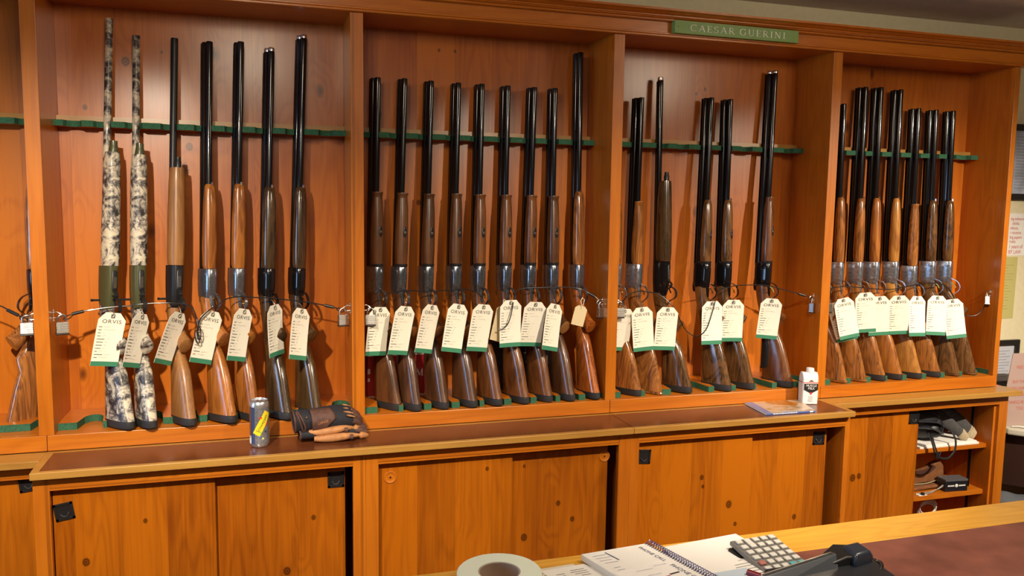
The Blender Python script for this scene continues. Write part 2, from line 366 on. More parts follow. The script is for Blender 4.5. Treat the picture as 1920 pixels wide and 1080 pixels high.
def bay_fill(t, bay):
    i, j = BAYS[bay]; x0, x1 = SX[i]+HW, SX[j]-(HW if bay != 'D' else .020)
    MB().box(x0, x1, D, D+.012, ZL, ZT+.02).build('back_panel', W_back, t)
    MB().box(x0, x1, .02, D, ZL+.031, ZF).build('floor_board', W_flat, t)
    MB().box(x0, x1, .02, D, ZT+.002, ZT+.02).build('top_board', W_flat, t)
    # upper rack: straight batten with a felt-edged scalloped board below it
    r = MB().box(x0, x1, D-.030, D-.0005, 1.882, 1.899).build('rack_batten', W_edge, t)
    pts = scallop(x0, x1, NOTCH[bay], .166, .196, .026, D)
    bd = board_from_edge(pts, D-.001, 1.8635, 1.8815).build('barrel_rack', W_flat, t)
    edge_band(pts, 1.8630, 1.8820).build('felt_edge', M_felt, bd)
    pts = scallop(x0, x1, [c+.036 for c in NOTCH[bay]], {'A': .055, 'Z': .075}.get(bay, .026), .150, .037, D)
    bd = board_from_edge(pts, D-.001, ZF+.0005, ZF+.022).build('butt_rest', W_flat, t)
    edge_band(pts, ZF+.0005, ZF+.0222).build('felt_edge', M_felt, bd)
def upper_unit(label, bays, ia, ib, stiles, seam_l=0.001, last=False):
    t = empty('gun_cabinet', (0, 0, 0), label=label, cat='gun cabinet')
    xa, xb = SX[ia], SX[ib]+(.006 if last else 0)
    for b in bays: bay_fill(t, b)
    MB().box(xa+seam_l, xb-.0005, 0, .02, ZL+.001, ZF).build('bottom_rail', W_horz, t, bevel=.0015)
    for k in stiles:
        if last and k == ib: MB().box(3.7242, 3.750, 0, .0195, ZF+.0002, ZT-.0005).build('stile', W_stile, t, bevel=.001)
        else: MB().box(SX[k]-HW, SX[k]+HW, 0, .0195, ZF+.0002, ZT-.0005).build('stile', W_stile, t, bevel=.001)
    for k in range(ia, ib+1):
        a = SX[k]-HW if k > ia else SX[k]
        b = SX[k]+HW if k < ib else SX[k]
        if last and k == ib: a, b = 3.724, 3.750
        MB().box(a+.0004, b-.0004, .0197, D+.012, ZL+.001, ZT+.02).build('side_panel', W_vert, t)
    return t
U0 = upper_unit('knotty pine gun cabinet cut off by the left edge of the photo', ['Z'], 0, 1, [0])
U1 = upper_unit('long knotty pine gun cabinet with two bays, the camouflage guns in its left one', ['A', 'B'], 1, 3, [1, 2])
U2 = upper_unit('single-bay knotty pine gun cabinet under the green sign', ['C'], 3, 4, [3])
U3 = upper_unit('single-bay knotty pine gun cabinet at the right end of the row', ['D'], 4, 5, [4, 5], last=True)
# bright lock eyes are screwed to the side panels
def lock_eye(t, x, sgn, y, z):
    mb = MB().box(x, x+sgn*.002, y-.006, y+.006, z-.021, z+.021)
    mb.lathe([(.003, 0), (.003, sgn*.0035), (.001, sgn*.004)], (x, y, z+.015), 10, 'X', True, True)
    mb.lathe([(.003, 0), (.003, sgn*.0035), (.001, sgn*.004)], (x, y, z-.015), 10, 'X', True, True)
    mb.tube([(x, y, z+.008), (x+sgn*.012, y-.002, z+.011), (x+sgn*.024, y-.004, z+.004), (x+sgn*.026, y-.004, z-.003), (x+sgn*.018, y-.002, z-.008), (x, y, z-.007)], .0022, 8)
    return mb.build('lock_eye', M_steel, t, smooth=True)
EZ = 1.275
lock_eye(U0, -HW, -1, .045, EZ-.003); lock_eye(U1, HW, 1, .050, EZ); lock_eye(U1, SX[2]-HW, -1, .045, EZ)
lock_eye(U1, SX[2]+HW, 1, .045, EZ); lock_eye(U1, SX[3]-HW, -1, .045, EZ); lock_eye(U2, SX[3]+HW, 1, .045, EZ)
lock_eye(U2, SX[4]-HW, -1, .045, EZ-.004); lock_eye(U3, SX[4]+HW, 1, .045, EZ-.004); lock_eye(U3, 3.724, -1, .045, EZ-.006)

# cornice
prof = [(.0195, 2.2485), (-.010, 2.2485), (-.012, 2.2505), (-.012, 2.2545), (-.009, 2.2565), (-.012, 2.2585), (-.012, 2.2625), (-.008, 2.2645), (-.003, 2.2655), (-.003, 2.3025), (-.012, 2.3035), (-.015, 2.307),
        (-.015, 2.311), (-.026, 2.312), (-.030, 2.3155), (-.034, 2.3165), (-.034, 2.3205), (-.046, 2.322), (-.054, 2.326), (-.060, 2.3275), (-.068, 2.329), (-.068, 2.3365), (.2495, 2.3365), (.2495, 2.3), (.0195, 2.3)]
tag(MB().prism(prof, -.947, 3.80, 'X').build('cornice', W_horz), 'moulded pine cornice running along the tops of the gun cabinets', 'cornice')

# ---------------------------------------------------------------- ledge tops and base cabinets
def ledge(x0, x1, yf, label, end_l=True, end_r=True, ext=0):
    t = empty('ledge_top', (0, 0, 0), label=label, cat='ledge')
    z0, z1 = ZL-.0218, ZL-.0005
    MB().box(x0, x1, yf+.019, YB-.001, z0, z1-.002).build('slab', W_flat, t)
    fr = MB().box(x0, x1, yf, yf+.0185, z0, z1)
    fr.build('front_edging', W_edge, t, bevel=.002)
    if end_l: MB().box(x0, x0+.021, yf+.0188, -.0005, z1-.0019, z1).build('end_edging', W_edge, t)
    if end_r: MB().box(x1-.021, x1, yf+.0188, -.0005, z1-.0019, z1).build('end_edging', W_edge, t)
    if yf < -.15:
        MB().box(x0+(.0212 if end_l else 0), x1-(.0212 if end_r else 0), -.018, -.0005, z1-.0019, z1).build('back_edging', W_edge, t)
        MB().box(x0+(.0214 if end_l else .0006), x1-(.0214 if end_r else .0006), yf+.0190, -.0183, z1-.0019, z1-.0004).build('linoleum_inlay', M_lino, t)
    else:
        MB().box(x0, x1, yf+.0190, -.0005, z1-.0019, z1-.0004).build('top_veneer', W_edge, t)
    return t
ledge(0.0, 1.8795, -.2118, 'wide ledge with brown linoleum inlay, the can and gloves standing on it', True, False)
ledge(1.8805, 2.8186, -.2118, 'ledge with brown linoleum inlay under the white carton and magazine', False, True)
ledge(-.947, -.0008, -.094, 'short narrow wooden ledge at the left edge of the photo', False, False)
ledge(2.8194, 3.795, -.094, 'narrow wooden ledge above the open cabinet at the right end', False, False)

def door(t, x0, x1, y, z0, z1, pull=None, px=0, pz=0, rot=0):
    d = MB().box(x0, x1, y, y+.018, z0, z1).build('sliding_door', W_door, t, bevel=.001)
    if pull == 'plate':
        m = MB()
        s = .026
        m.box(-s, s, -.003, 0, -s, -s*.72).box(-s, s, -.003, 0, s*.72, s).box(-s, -s*.72, -.003, 0, -s, s).box(s*.72, s, -.003, 0, -s, s)
        m.box(-s, s, -.0008, 0, -s, s)
        m.xf(Matrix.Translation((px, y-.0002, pz)) @ Matrix.Rotation(rot, 4, 'Y'))
        p = m.build('pull_plate', M_plas, d, bevel=.0006)
        c = MB(); c.tube([(math.cos(R(a))*.011, -.003, math.sin(R(a))*.013-.003) for a in range(190, 351, 20)], .0022, 6)
        c.xf(Matrix.Translation((px, y-.0002, pz)) @ Matrix.Rotation(rot, 4, 'Y')).build('thumb_lip', M_silver, p, smooth=True)
    elif pull == 'dish':
        m = MB().lathe([(.020, 0), (.0205, -.002), (.018, -.0028), (.014, -.0008), (.010, -.0004), (.006, -.0008), (.0001, -.0012)], (px, y-.0002, pz), 28, 'Y')
        p = m.build('round_pull', W_stile, d, smooth=True)
        MB().lathe([(.003, -.0025), (.0001, -.0028)], (px, y-.0004, pz), 12, 'Y').build('pull_screw', M_hole, p)
    return d
def base_cab(label, x0, x1, sl, sr, yf, doors, open_r=None):
    """face frame at yf; stile widths sl, sr; doors = list"""
    t = empty('base_cabinet', (0, 0, 0), label=label, cat='base cabinet')
    z1 = ZL-.0225
    MB().box(x0+.0003, x0+sl, yf, yf+.019, .09, z1).build('stile', W_stile, t)
    MB().box(x1-sr, x1-.0003, yf, yf+.019, .09, z1).build('stile', W_stile, t)
    MB().box(x0+sl+.0002, x1-sr-.0002, yf, yf+.019, z1-.042, z1).build('top_rail', W_horz, t)
    MB().box(x0+sl+.0002, x1-sr-.0002, yf, yf+.019, .09, .14).build('bottom_rail', W_horz, t)
    MB().box(x0+.0003, x0+.018, yf+.0192, YB-.002, .0, z1).build('side_panel', W_vert, t)
    MB().box(x1-.018, x1-.0003, yf+.0192, YB-.002, .0, z1).build('side_panel', W_vert, t)
    MB().box(x0+.0182, x1-.0182, YB-.012, YB-.002, .0, z1).build('back_panel', W_back, t)
    MB().box(x0+.0182, x1-.0182, yf+.0192, YB-.0125, .09, .108).build('floor_board', W_flat, t)
    MB().box(x0+.0182, x1-.0182, yf+.05, yf+.068, .0, .0895).build('toe_kick', W_horz, t)
    for (a, b, yo, pull, px, pz, rot) in doors: door(t, a, b, yf+yo, .12, z1-.010, pull, px, pz, rot)
    return t
YM, YS = -.183, -.056
base_cab('base cabinet with two sliding doors under the can, at the left of the long ledge', 0, .947, .043, .040, YM,
         [(.044, .490, .026, 'plate', .073, .722, R(-9)), (.475, .886, .048, 'plate', .857, .741, 0)])
base_cab('base cabinet whose sliding doors have round wooden finger pulls', .947, 1.880, .041, .045, YM,
         [(.989, 1.450, .026, 'dish', 1.030, .740, 0), (1.435, 1.815, .048, 'dish', 1.802-.0, .742, 0)])
base_cab('base cabinet with black pulls right behind the calculator, below the magazine', 1.880, 2.8186, .035, .022, YM,
         [(1.916, 2.400, .026, 'plate', 1.948, .735, R(4)), (2.385, 2.752, .048, 'plate', 2.715, .741, R(3))])
base_cab('shallow base cabinet cut off by the left edge of the photo', -.947, 0, .04, .012, YS,
         [(-.40, -.013, .026, 'plate', -.048, .775, R(-6)), (-.90, -.385, .048, None, 0, 0, 0)])
bd = base_cab('shallow base cabinet at the right end with its shelves open', 2.8186, 3.76, .045, .048, YS,
         [(2.864, 3.303, .026, 'plate', 3.276, .757, R(2)), (2.87, 3.28, .048, None, 0, 0, 0)])
MB().box(2.84, 3.700, -.015, .232, .590, .608).build('shelf', W_horz, bd, bevel=.001)
MB().box(2.84, 3.700, -.015, .232, .378, .398).build('shelf', W_horz, bd, bevel=.001)
sp_ = MB().box(3.668, 3.6695, .03, .045, .14, .80)
sp_.build('shelf_standard', M_blackm, bd)
# fillers the photo shows beside the right opening
MB().box(3.700, 3.7115, -.0405, .237, .11, .79).build('filler_panel', W_vert, bd)

# ---------------------------------------------------------------- green sign with serif capitals
def strokes():
    def arc(cx, cy, rx, ry, a0, a1, n=14): return [(cx+rx*math.cos(R(a0+(a1-a0)*k/n)), cy+ry*math.sin(R(a0+(a1-a0)*k/n))) for k in range(n+1)]
    T, t = .105, .045
    L = {}
    L['C'] = (.78, [(arc(.44, .5, .37, .49, 48, 312), 'v'), ([(.70, .98), (.70, .72)], t), ([(.70, .02), (.70, .2)], t)])
    L['A'] = (.86, [([(.10, 0), (.43, 1)], t), ([(.43, 1), (.76, 0)], T), ([(.2, .36), (.64, .36)], t), ([(0, .015), (.22, .015)], .03), ([(.62, .015), (.88, .015)], .03)])
    L['E'] = (.66, [([(.16, 0), (.16, 1)], T), ([(.04, .98), (.58, .98)], .045), ([(.04, .02), (.6, .02)], .045), ([(.16, .52), (.46, .52)], .045), ([(.57, .98), (.57, .8)], .04), ([(.6, .02), (.6, .22)], .04), ([(.46, .62), (.46, .42)], .035)])
    L['S'] = (.58, [(arc(.29, .755, .2, .225, 40, 260), 'v'), (arc(.29, .26, .22, .245, 90, -140), 'v'), ([(.47, .98), (.47, .76)], .035), ([(.08, .02), (.08, .26)], .035)])
    L['R'] = (.76, [([(.16, 0), (.16, 1)], T), (([(.16, .98), (.34, .98)] + arc(.34, .745, .21, .235, 90, -90, 8) + [(.16, .51)]), .06), ([(.36, .51), (.68, 0)], T), ([(.03, .015), (.3, .015)], .03), ([(.6, .015), (.8, .015)], .03), ([(.03, .985), (.2, .985)], .03)])
    L['G'] = (.86, [(arc(.44, .5, .37, .49, 48, 312), 'v'), ([(.70, .98), (.70, .74)], t), ([(.70, .08), (.70, .42)], T), ([(.56, .43), (.84, .43)], .03)])
    L['U'] = (.84, [([(.17, 1), (.17, .3)], T), (arc(.42, .3, .25, .28, 180, 360, 10), .06), ([(.67, .3), (.67, 1)], t), ([(.03, .985), (.31, .985)], .03), ([(.55, .985), (.8, .985)], .03)])
    L['I'] = (.38, [([(.19, 0), (.19, 1)], T), ([(.04, .015), (.34, .015)], .03), ([(.04, .985), (.34, .985)], .03)])
    L['N'] = (.88, [([(.16, 0), (.16, 1)], t), ([(.16, 1), (.70, 0)], T), ([(.70, 0), (.70, 1)], t), ([(.03, .015), (.3, .015)], .03), ([(.02, .985), (.2, .985)], .03), ([(.57, .985), (.84, .985)], .03)])
    L['B'] = (.70, [([(.16, 0), (.16, 1)], .16), (([(.16, .97), (.34, .97)] + arc(.34, .75, .19, .22, 90, -90, 8) + [(.16, .53)]), .09), (([(.16, .52), (.36, .52)] + arc(.36, .27, .22, .25, 90, -90, 8) + [(.16, .02)]), .10)])
    L['M'] = (1.0, [([(.14, 0), (.14, 1)], .07), ([(.14, 1), (.48, .05)], .15), ([(.48, .05), (.82, 1)], .06), ([(.82, 1), (.82, 0)], .15), ([(.0, .015), (.28, .015)], .04), ([(.66, .015), (.98, .015)], .04)])
    L['4'] = (.6, [([(.4, 0), (.4, 1)], .09), ([(.4, 1), (.04, .32)], .06), ([(.04, .32), (.6, .32)], .06)])
    L['1'] = (.4, [([(.22, 0), (.22, 1)], .12), ([(.22, 1), (.06, .86)], .06), ([(.06, .02), (.38, .02)], .05)])
    return L
STK = strokes()
def serif_text(s, h, spacing=.14):
    """thin raised capitals in the XZ plane, left end at x=0"""
    mb = MB(); x = 0
    for ch in s:
        if ch == ' ': x += .42*h; continue
        wd, st = STK[ch]
        for pts, wth in st:
            for i in range(len(pts)-1):
                (x0, z0), (x1, z1) = pts[i], pts[i+1]
                dx, dz = x1-x0, z1-z0; l = math.hypot(dx, dz) or 1
                nx, nz = -dz/l, dx/l
                wd0 = wth
                if wth == 'v': wd0 = .045+.065*abs(nx)
                e = .01 if len(pts) > 2 else 0
                ux, uz = dx/l*e, dz/l*e
                q = [(x0-ux+nx*wd0/2, z0-uz+nz*wd0/2), (x1+ux+nx*wd0/2, z1+uz+nz*wd0/2), (x1+ux-nx*wd0/2, z1+uz-nz*wd0/2), (x0-ux-nx*wd0/2, z0-uz-nz*wd0/2)]
                mb.prism([((x+a*h), b*h) for a, b in q], -.0006, 0)
        x += (wd+spacing)*h
    return mb, x-spacing*h
t = empty('sign_board', (2.345, -.012, 2.2615), label='green wooden sign with white capitals on the cornice', cat='sign')
M_sign = mat('sign_green', (0.19, 0.32, 0.085), .5, noise=(60, .08))
MB().box(-.263, .263, -.018, .008, 0, .0455).build('board', M_sign, t, bevel=.0012)
mb, wd = serif_text('CAESAR GUERINI', .0225, .17)
k = .405/wd
mb.xf(Matrix.Translation((-.2025+.002, -.0182, .0115)) @ Matrix.Diagonal((k, 1, 1, 1))).build('lettering', mat('sign_white', (.88, .88, .80), .6), t)
for x in (-.250, .250): MB().lathe([(.0022, -.0188), (.0001, -.0194)], (x, 0, .0228), 10, 'Y').build('screw', M_gold, t)

# ---------------------------------------------------------------- guns
# local frame: Z up the bore, +X towards the trigger side, origin on the floor under the bore
def ring(z, x0, x1, hy, n=2.3, N=20):
    xc, hx = (x0+x1)/2, (x1-x0)/2; o = []
    for k in range(N):
        a = 2*math.pi*k/N; c, s = math.cos(a), math.sin(a)
        o.append((xc+hx*math.copysign(abs(c)**(2/n), c), hy*math.copysign(abs(s)**(2/n), s), z))
    return o
def band(mb, path, w, th):
    P = [Vector((p[0], 0, p[1])) for p in path]; rings = []
    for i, p in enumerate(P):
        t = (P[min(i+1, len(P)-1)]-P[max(i-1, 0)]).normalized(); u = Vector((t.z, 0, -t.x))
        rings.append([p+u*th/2+Vector((0, -w/2, 0)), p+u*th/2+Vector((0, w/2, 0)), p-u*th/2+Vector((0, w/2, 0)), p-u*th/2+Vector((0, -w/2, 0))])
    return mb.loft(rings)
def smooth_path(pts, n=4):
    out = []
    for i in range(len(pts)-1):
        p0 = pts[max(i-1, 0)]; p1 = pts[i]; p2 = pts[i+1]; p3 = pts[min(i+2, len(pts)-1)]
        for k in range(n):
            t = k/n
            out.append(tuple(.5*((2*p1[j])+(-p0[j]+p2[j])*t+(2*p0[j]-5*p1[j]+4*p2[j]-p3[j])*t*t+(-p0[j]+3*p1[j]-3*p2[j]+p3[j])*t**3) for j in range(len(p1))))
    out.append(tuple(pts[-1])); return out
def stock_mb(toe, rec0, padh, comb=0.0, hy=.0205):
    k = rec0/.40
    S = [(padh, .028+comb, toe, hy), (.06, .027+comb, toe-.013, hy*1.02), (.12, .025+comb, toe-.029, hy), (.17, .023+comb, toe-.046, hy*.98), (.215*k, .018+comb*.6, .090, hy*.93),
         (.245*k, .011, .070, hy*.86), (.275*k, .003, .055, .0160), (.31*k, -.004, .046, .0152), (.345*k, -.013, .040, .0158), (.375*k, -.019, .037, .0168), (rec0+.004, -.022, .036, .0178)]
    mb = MB().loft([ring(z, a, b, h, 2.2 if z > .2 else 2.7) for z, a, b, h in S])
    # pistol grip
    gp = [(.024, .352*k, .0150), (.040, .328*k, .0170), (.058, .304*k, .0185), (.074, .286*k, .0200), (.088, .274*k, .0215), (.098, .267*k, .0222)]
    v = Vector((0, 1, 0)); rings = []; ds = [Vector((a, 0, b)).normalized() for a, b in ((.5, -.86), (.6, -.8), (.68, -.73), (.76, -.65), (.84, -.54), (.86, -.51))]
    for i, (x, z, r) in enumerate(gp):
        d = ds[i]; u = Vector((-d.z, 0, d.x)); c = Vector((x, 0, z)); rings.append([c+u*math.cos(2*math.pi*q/16)*r*1.22+v*math.sin(2*math.pi*q/16)*r*.92 for q in range(16)])
    mb.loft(rings, True, True)
    return mb, Vector((.098, 0, .267*k)), d, u
def grip_cap(c, d, u, m, t):
    rings = []
    for off, s in ((.0002, 1.0), (.003, 1.0), (.0042, .86)):
        rings.append([c+d*off+u*math.cos(2*math.pi*q/20)*.0222*1.22*s+Vector((0, 1, 0))*math.sin(2*math.pi*q/20)*.0222*.92*s for q in range(20)])
    MB().loft(rings).build('grip_cap', m, t, smooth=True)
def guard(t, rec0, m, w=.0095, deep=.076):
    z = rec0
    pts = [(.036, z+.018), (.046, z+.014), (.060, z+.008), (deep-.005, z-.004), (deep, z-.020), (deep-.004, z-.034), (.060, z-.046), (.050, z-.054), (.042, z-.070)]
    band(MB(), smooth_path(pts), w, .0024).build('trigger_guard', m, t, smooth=True)
def trigger(t, rec0, m):
    pts = [(.034, rec0+.004), (.044, rec0+.002), (.054, rec0-.006), (.059, rec0-.018)]
    band(MB(), smooth_path(pts), .006, .003).build('trigger', m, t, smooth=True)
def muzzle_tube(x, r, z0, L, hole=True, choke=0):
    mb = MB().lathe([(r, z0), (r, L-.03), (r*1.02, L-.004), (r*.97, L), (r*.80, L), (r*.78, L-.004), (r*.76, L-.03)], (x, 0, 0), 20)
    return mb
def over_under(name, base, muz, th, tip, wood, rec='silver', label='', group=None, rec0=.402, rec1=.498, toe=.158, pad='rubber', schnabel=False, latch=False, choke=False, capm=None, thick_rib=True, fore=None, stud=False, tg=None, guardm=None, adj=False):
    t = place(name, base, muz, th, label, group)
    L = (Vector(muz)-Vector(base)).length
    w = GW[wood]; padh = .024 if pad == 'rubber' else .010
    mb, c, d, u = stock_mb(toe, rec0, padh, hy=.0220)
    st = mb.build('stock', w, t, smooth=True)
    if adj:  # dark comb insert
        MB().loft([ring(z, .0225, a, .0236, 3.4) for z, a in ((.065, .040), (.075, .068), (.16, .070), (.21, .052), (.22, .040))]).build('comb_insert', M_blackm, t, smooth=True)
    pm = {'rubber': M_rub, 'wood': w, 'thin': M_plas}[pad]
    MB().loft([ring(z, a, b, h, 2.8) for z, a, b, h in ((.0002, .030, toe+.001, .0208), (.004, .0275, toe+.0035, .0226), (padh-.001, .0275, toe+.001, .0224))]).build('butt_pad', pm, t, smooth=True)
    grip_cap(c, d, u, capm or w, t)
    rm = {'silver': M_silver, 'bright': M_silverb, 'grey': M_grey, 'black': M_black}[rec]
    rings = [ring(z, a, b, h, 4.0, 28) for z, a, b, h in ((rec0, -.020, .034, .0165), (rec0+.006, -.024, .0375, .0186), (rec0+.03, -.0265, .040, .0196), (rec1-.03, -.0270, .0405, .0200), (rec1-.002, -.0262, .040, .0197), (rec1, -.025, .039, .019))]
    rc = MB().loft(rings).build('receiver', rm, t, smooth=True)
    hm = MB()
    for s in (-1, 1): hm.lathe([(.0062, s*.0192), (.0062, s*.0206), (.004, s*.0212), (.0005, s*.0208)], (.020, 0, rec1-.018), 16, 'Y')
    hm.build('hinge_pin', rm, rc, smooth=True)
    MB().loft([ring(z, a, b, h, 3, 16) for z, a, b, h in ((rec0-.040, .026, .0405, .0030), (rec0-.034, .024, .0415, .0060), (rec0-.010, .022, .0410, .0085), (rec0+.008, .020, .0390, .0110))]).build('trigger_plate', rm, rc, smooth=True)
    MB().loft([ring(z, a, b, h, 2.6, 14) for z, a, b, h in ((rec0-.020, -.0270, -.0200, .0045), (rec0-.012, -.0310, -.0200, .0062), (rec0+.004, -.0335, -.0220, .0050), (rec0+.030, -.0310, -.0240, .0040))]).build('top_lever', rm, rc, smooth=True)
    guard(t, rec0+.002, guardm or (rm if rec != 'bright' else M_silver)); trigger(t, rec0-.004, M_gold if tg is None else tg)
    # fore-end
    fw = GW[fore] if fore else w
    F = [(rec1+.001, .002, .0385, .0195), (rec1+.012, -.002, .0395, .0215), (rec1+.06, -.003, .0400, .0228), (tip-.14, -.002, .0390, .0222), (tip-.06, .000, .0365, .0205), (tip-.020, .003, .0325, .0180)]
    if schnabel: F += [(tip-.010, .004, .0320, .0178), (tip-.003, .003, .0355, .0198), (tip, .005, .0350, .0190)]
    else: F += [(tip-.006, .005, .0300, .0160), (tip, .009, .0255, .0120)]
    fo = MB().loft([ring(z, a, b, h, 2.5, 24) for z, a, b, h in F]).build('fore_end', fw, t, smooth=True)
    if not schnabel: MB().box(.026, .031, -.003, .003, tip-.004, tip+.006).build('fore_end_stud', M_steel, t)
    if latch:
        MB().loft([ring(z, .0375, .0408, h, 2, 16) for z, h in ((tip-.158, .0015), (tip-.152, .0070), (tip-.135, .0078), (tip-.122, .0050), (tip-.118, .001))]).build('fore_end_latch', M_blackm, fo, smooth=True)
        MB().lathe([(.0050, .0404), (.0046, .0420), (.0005, .0424)], (0, 0, tip-.140), 12, 'X').build('latch_button', M_steel, fo, smooth=True)
    if latch:  # black curved fore-end iron between the wood and the receiver
        MB().loft([ring(z, a, b, h, 2.6, 24) for z, a, b, h in ((rec1-.0005, -.006, .0410, .0203), (rec1+.004, -.006, .0418, .0213), (rec1+.010, .010, .0415, .0208))]).build('fore_end_iron', M_blackm, fo, smooth=True)
    # barrels
    cz = .0115 if choke else 0
    for x in (-.0125, .0115):
        b = muzzle_tube(x, .0108, rec1-.001, L-cz).build('barrel', M_black, t, smooth=True)
        MB().lathe([(.0082, L-cz-.012), (.0001, L-cz-.012)], (x, 0, 0), 16).build('bore', M_hole, b)
        if choke:
            MB().lathe([(.0092, L-cz-.010), (.0100, L-cz+.002), (.0104, L-.002), (.0098, L), (.0086, L), (.0084, L-.010)], (x, 0, 0), 20).build('choke_tube', M_steel, b, smooth=True)
    MB().box(-.003, .002, -.0085, .0085, rec1, L-cz-.004).build('side_rib', M_black, t)
    rb = MB().box(-.0300, -.0262, -.0045, .0045, rec1-.01, L-cz-.001).box(-.0264, -.0225, -.0018, .0018, rec1, L-cz-.002)
    z = rec1+.03
    while z < L-.03: z += 9
    rb.build('top_rib', M_black, t)
    MB().lathe([(.0016, -.0300), (.0013, -.0315), (.0002, -.0318)], (0, 0, L-cz-.006), 8, 'X').build('bead_sight', M_gold, t)
    return t
def place(name, base, muz, th, label, group):
    t = empty(name, (0, 0, 0), label=label, cat='shotgun', group=group)
    b, m = Vector(base), Vector(muz)
    z = (m-b).normalized(); x = Vector((math.cos(R(th)), -math.sin(R(th)), 0)); x = (x-z*x.dot(z)).normalized(); y = z.cross(x)
    mt = Matrix((x, y, z)).transposed().to_4x4(); mt.translation = b+Vector((0, 0, .0008))
    t.matrix_world = mt
    return t
def semi_auto(name, base, muz, th, tip, label, group=None, stock=None, rec=None, fore=None, bar=None, rec0=.372, rec1=.512, toe=.158, capm=None, olivecap=True, choke=False, handle=True, stub=False, swivel=True):
    t = place(name, base, muz, th, label, group)
    L = (Vector(muz)-Vector(base)).length
    mb, c, d, u = stock_mb(toe, rec0*1.02, .024, hy=.0230)
    st = mb.build('stock', stock, t, smooth=True)
    MB().loft([ring(z, a, b, h, 2.8) for z, a, b, h in ((.0002, .030, toe+.001, .0215), (.004, .0275, toe+.0035, .0235), (.0235, .0275, toe+.001, .0233))]).build('butt_pad', M_rub, t, smooth=True)
    grip_cap(c, d, u, capm or stock, t)
    if swivel: MB().lathe([(.0052, .0), (.0052, .002), (.003, .0022), (.0028, -.003)], (0, 0, 0), 12, 'X').xf(Matrix.Translation((toe-.030, 0, .085)) @ Matrix.Rotation(R(-20), 4, 'Y')).build('sling_stud', M_hole, st, smooth=True)
    S = [(rec0, -.014, .036, .0150), (rec0+.02, -.019, .042, .0185), (rec0+.06, -.021, .0480, .0205), (rec1-.04, -.021, .0500, .0212), (rec1-.001, -.020, .0500, .0212)]
    rc = MB().loft([ring(z, a, b, h, 3.0, 28) for z, a, b, h in S]).build('receiver', rec, t, smooth=True)
    pt = MB().loft([ring(z, .0460, b, h, 2.4, 16) for z, b, h in ((rec1-.082, .0485, .0050), (rec1-.078, .0520, .0085), (rec1-.020, .0524, .0085), (rec1-.014, .050, .0050))]).build('loading_port', M_blackm, rc, smooth=True)
    MB().box(.0522, .0532, -.0055, .0055, rec1-.072, rec1-.036).build('shell_lifter', M_steel, rc, bevel=.0004)
    guard(t, rec0+.030, M_plas if olivecap or handle else M_blackm, .012, .084)
    band(MB(), smooth_path([(.044, rec1-.075), (.056, rec1-.085), (.062, rec0+.045), (.052, rec0+.03)]), .013, .003).build('trigger_plate', M_plas, t, smooth=True)
    trigger(t, rec0+.03, M_plas)
    if handle: MB().lathe([(.0035, -.018), (.0035, -.040), (.0045, -.041), (.0045, -.046), (.003, -.047)], (-.002, 0, rec0+.028), 10, 'Y', True, True).build('charging_handle', M_plas, t, smooth=True)
    F = [(rec1, -.006, .0520, .0225), (rec1+.03, -.008, .0540, .0245), (rec1+.14, -.007, .0530, .0250), (tip-.06, -.004, .0500, .0238), (tip-.02, .000, .0485, .0225), (tip, .004, .0470, .0205)]
    fo = MB().loft([ring(z, a, b, h, 2.4, 24) for z, a, b, h in F]).build('fore_end', fore, t, smooth=True)
    if olivecap:
        MB().lathe([(.0150, tip-.004), (.0150, tip+.004), (.0128, tip+.018), (.0118, tip+.024), (.0118, tip+.036), (.006, tip+.037)], (.030, 0, 0), 20, 'Z', False, True).build('magazine_cap', M_olive, t, smooth=True)
    if stub:
        MB().lathe([(.0105, tip-.004), (.0105, tip+.020), (.0085, tip+.024), (.0085, tip+.034), (.005, tip+.035)], (.030, 0, 0), 18, 'Z', False, True).build('magazine_cap', M_blackm, t, smooth=True)
    b = muzzle_tube(-.006, .0115, rec1-.001, L-(.012 if choke else 0)).build('barrel', bar, t, smooth=True)
    MB().lathe([(.009, L-.024), (.0001, L-.024)], (-.006, 0, 0), 16).build('bore', M_hole, b)
    if choke: MB().lathe([(.0095, L-.016), (.0102, L-.008), (.0106, L-.002), (.0088, L), (.0085, L-.01)], (-.006, 0, 0), 20).build('choke_tube', M_steel, b, smooth=True)
    MB().box(-.0215, -.0178, -.0040, .0040, rec1-.01, L-.016).build('top_rib', bar, t)
    MB().lathe([(.0016, -.0213), (.0013, -.0228), (.0002, -.0230)], (0, 0, L-.020), 8, 'X').build('bead_sight', M_steel, t)
    return t
ZB = ZF
def g3(b): return (b[0], b[1], ZB)
semi_auto('shotgun', (.138, .115, ZB), (.190, .200, 2.209), 50, .875, 'tall grey camouflage shotgun with olive receiver, leftmost long gun of the left bay', 'camouflage shotguns', M_camo, M_olive, M_camo, M_camo)
semi_auto('shotgun', (.234, .120, ZB), (.267, .195, 2.161), 64, .868, 'shorter grey camouflage shotgun with olive receiver, right of the tall camouflage one', 'camouflage shotguns', M_camo, M_olive, M_camo, M_camo)
semi_auto('shotgun', (.341, .116, ZB), (.382, .197, 2.161), 60, .830, 'tan satin walnut shotgun with black receiver beside the camouflage pair', None, GW['tan'], M_blackm, GW['tan'], M_blackm, olivecap=False, stub=True, handle=True)
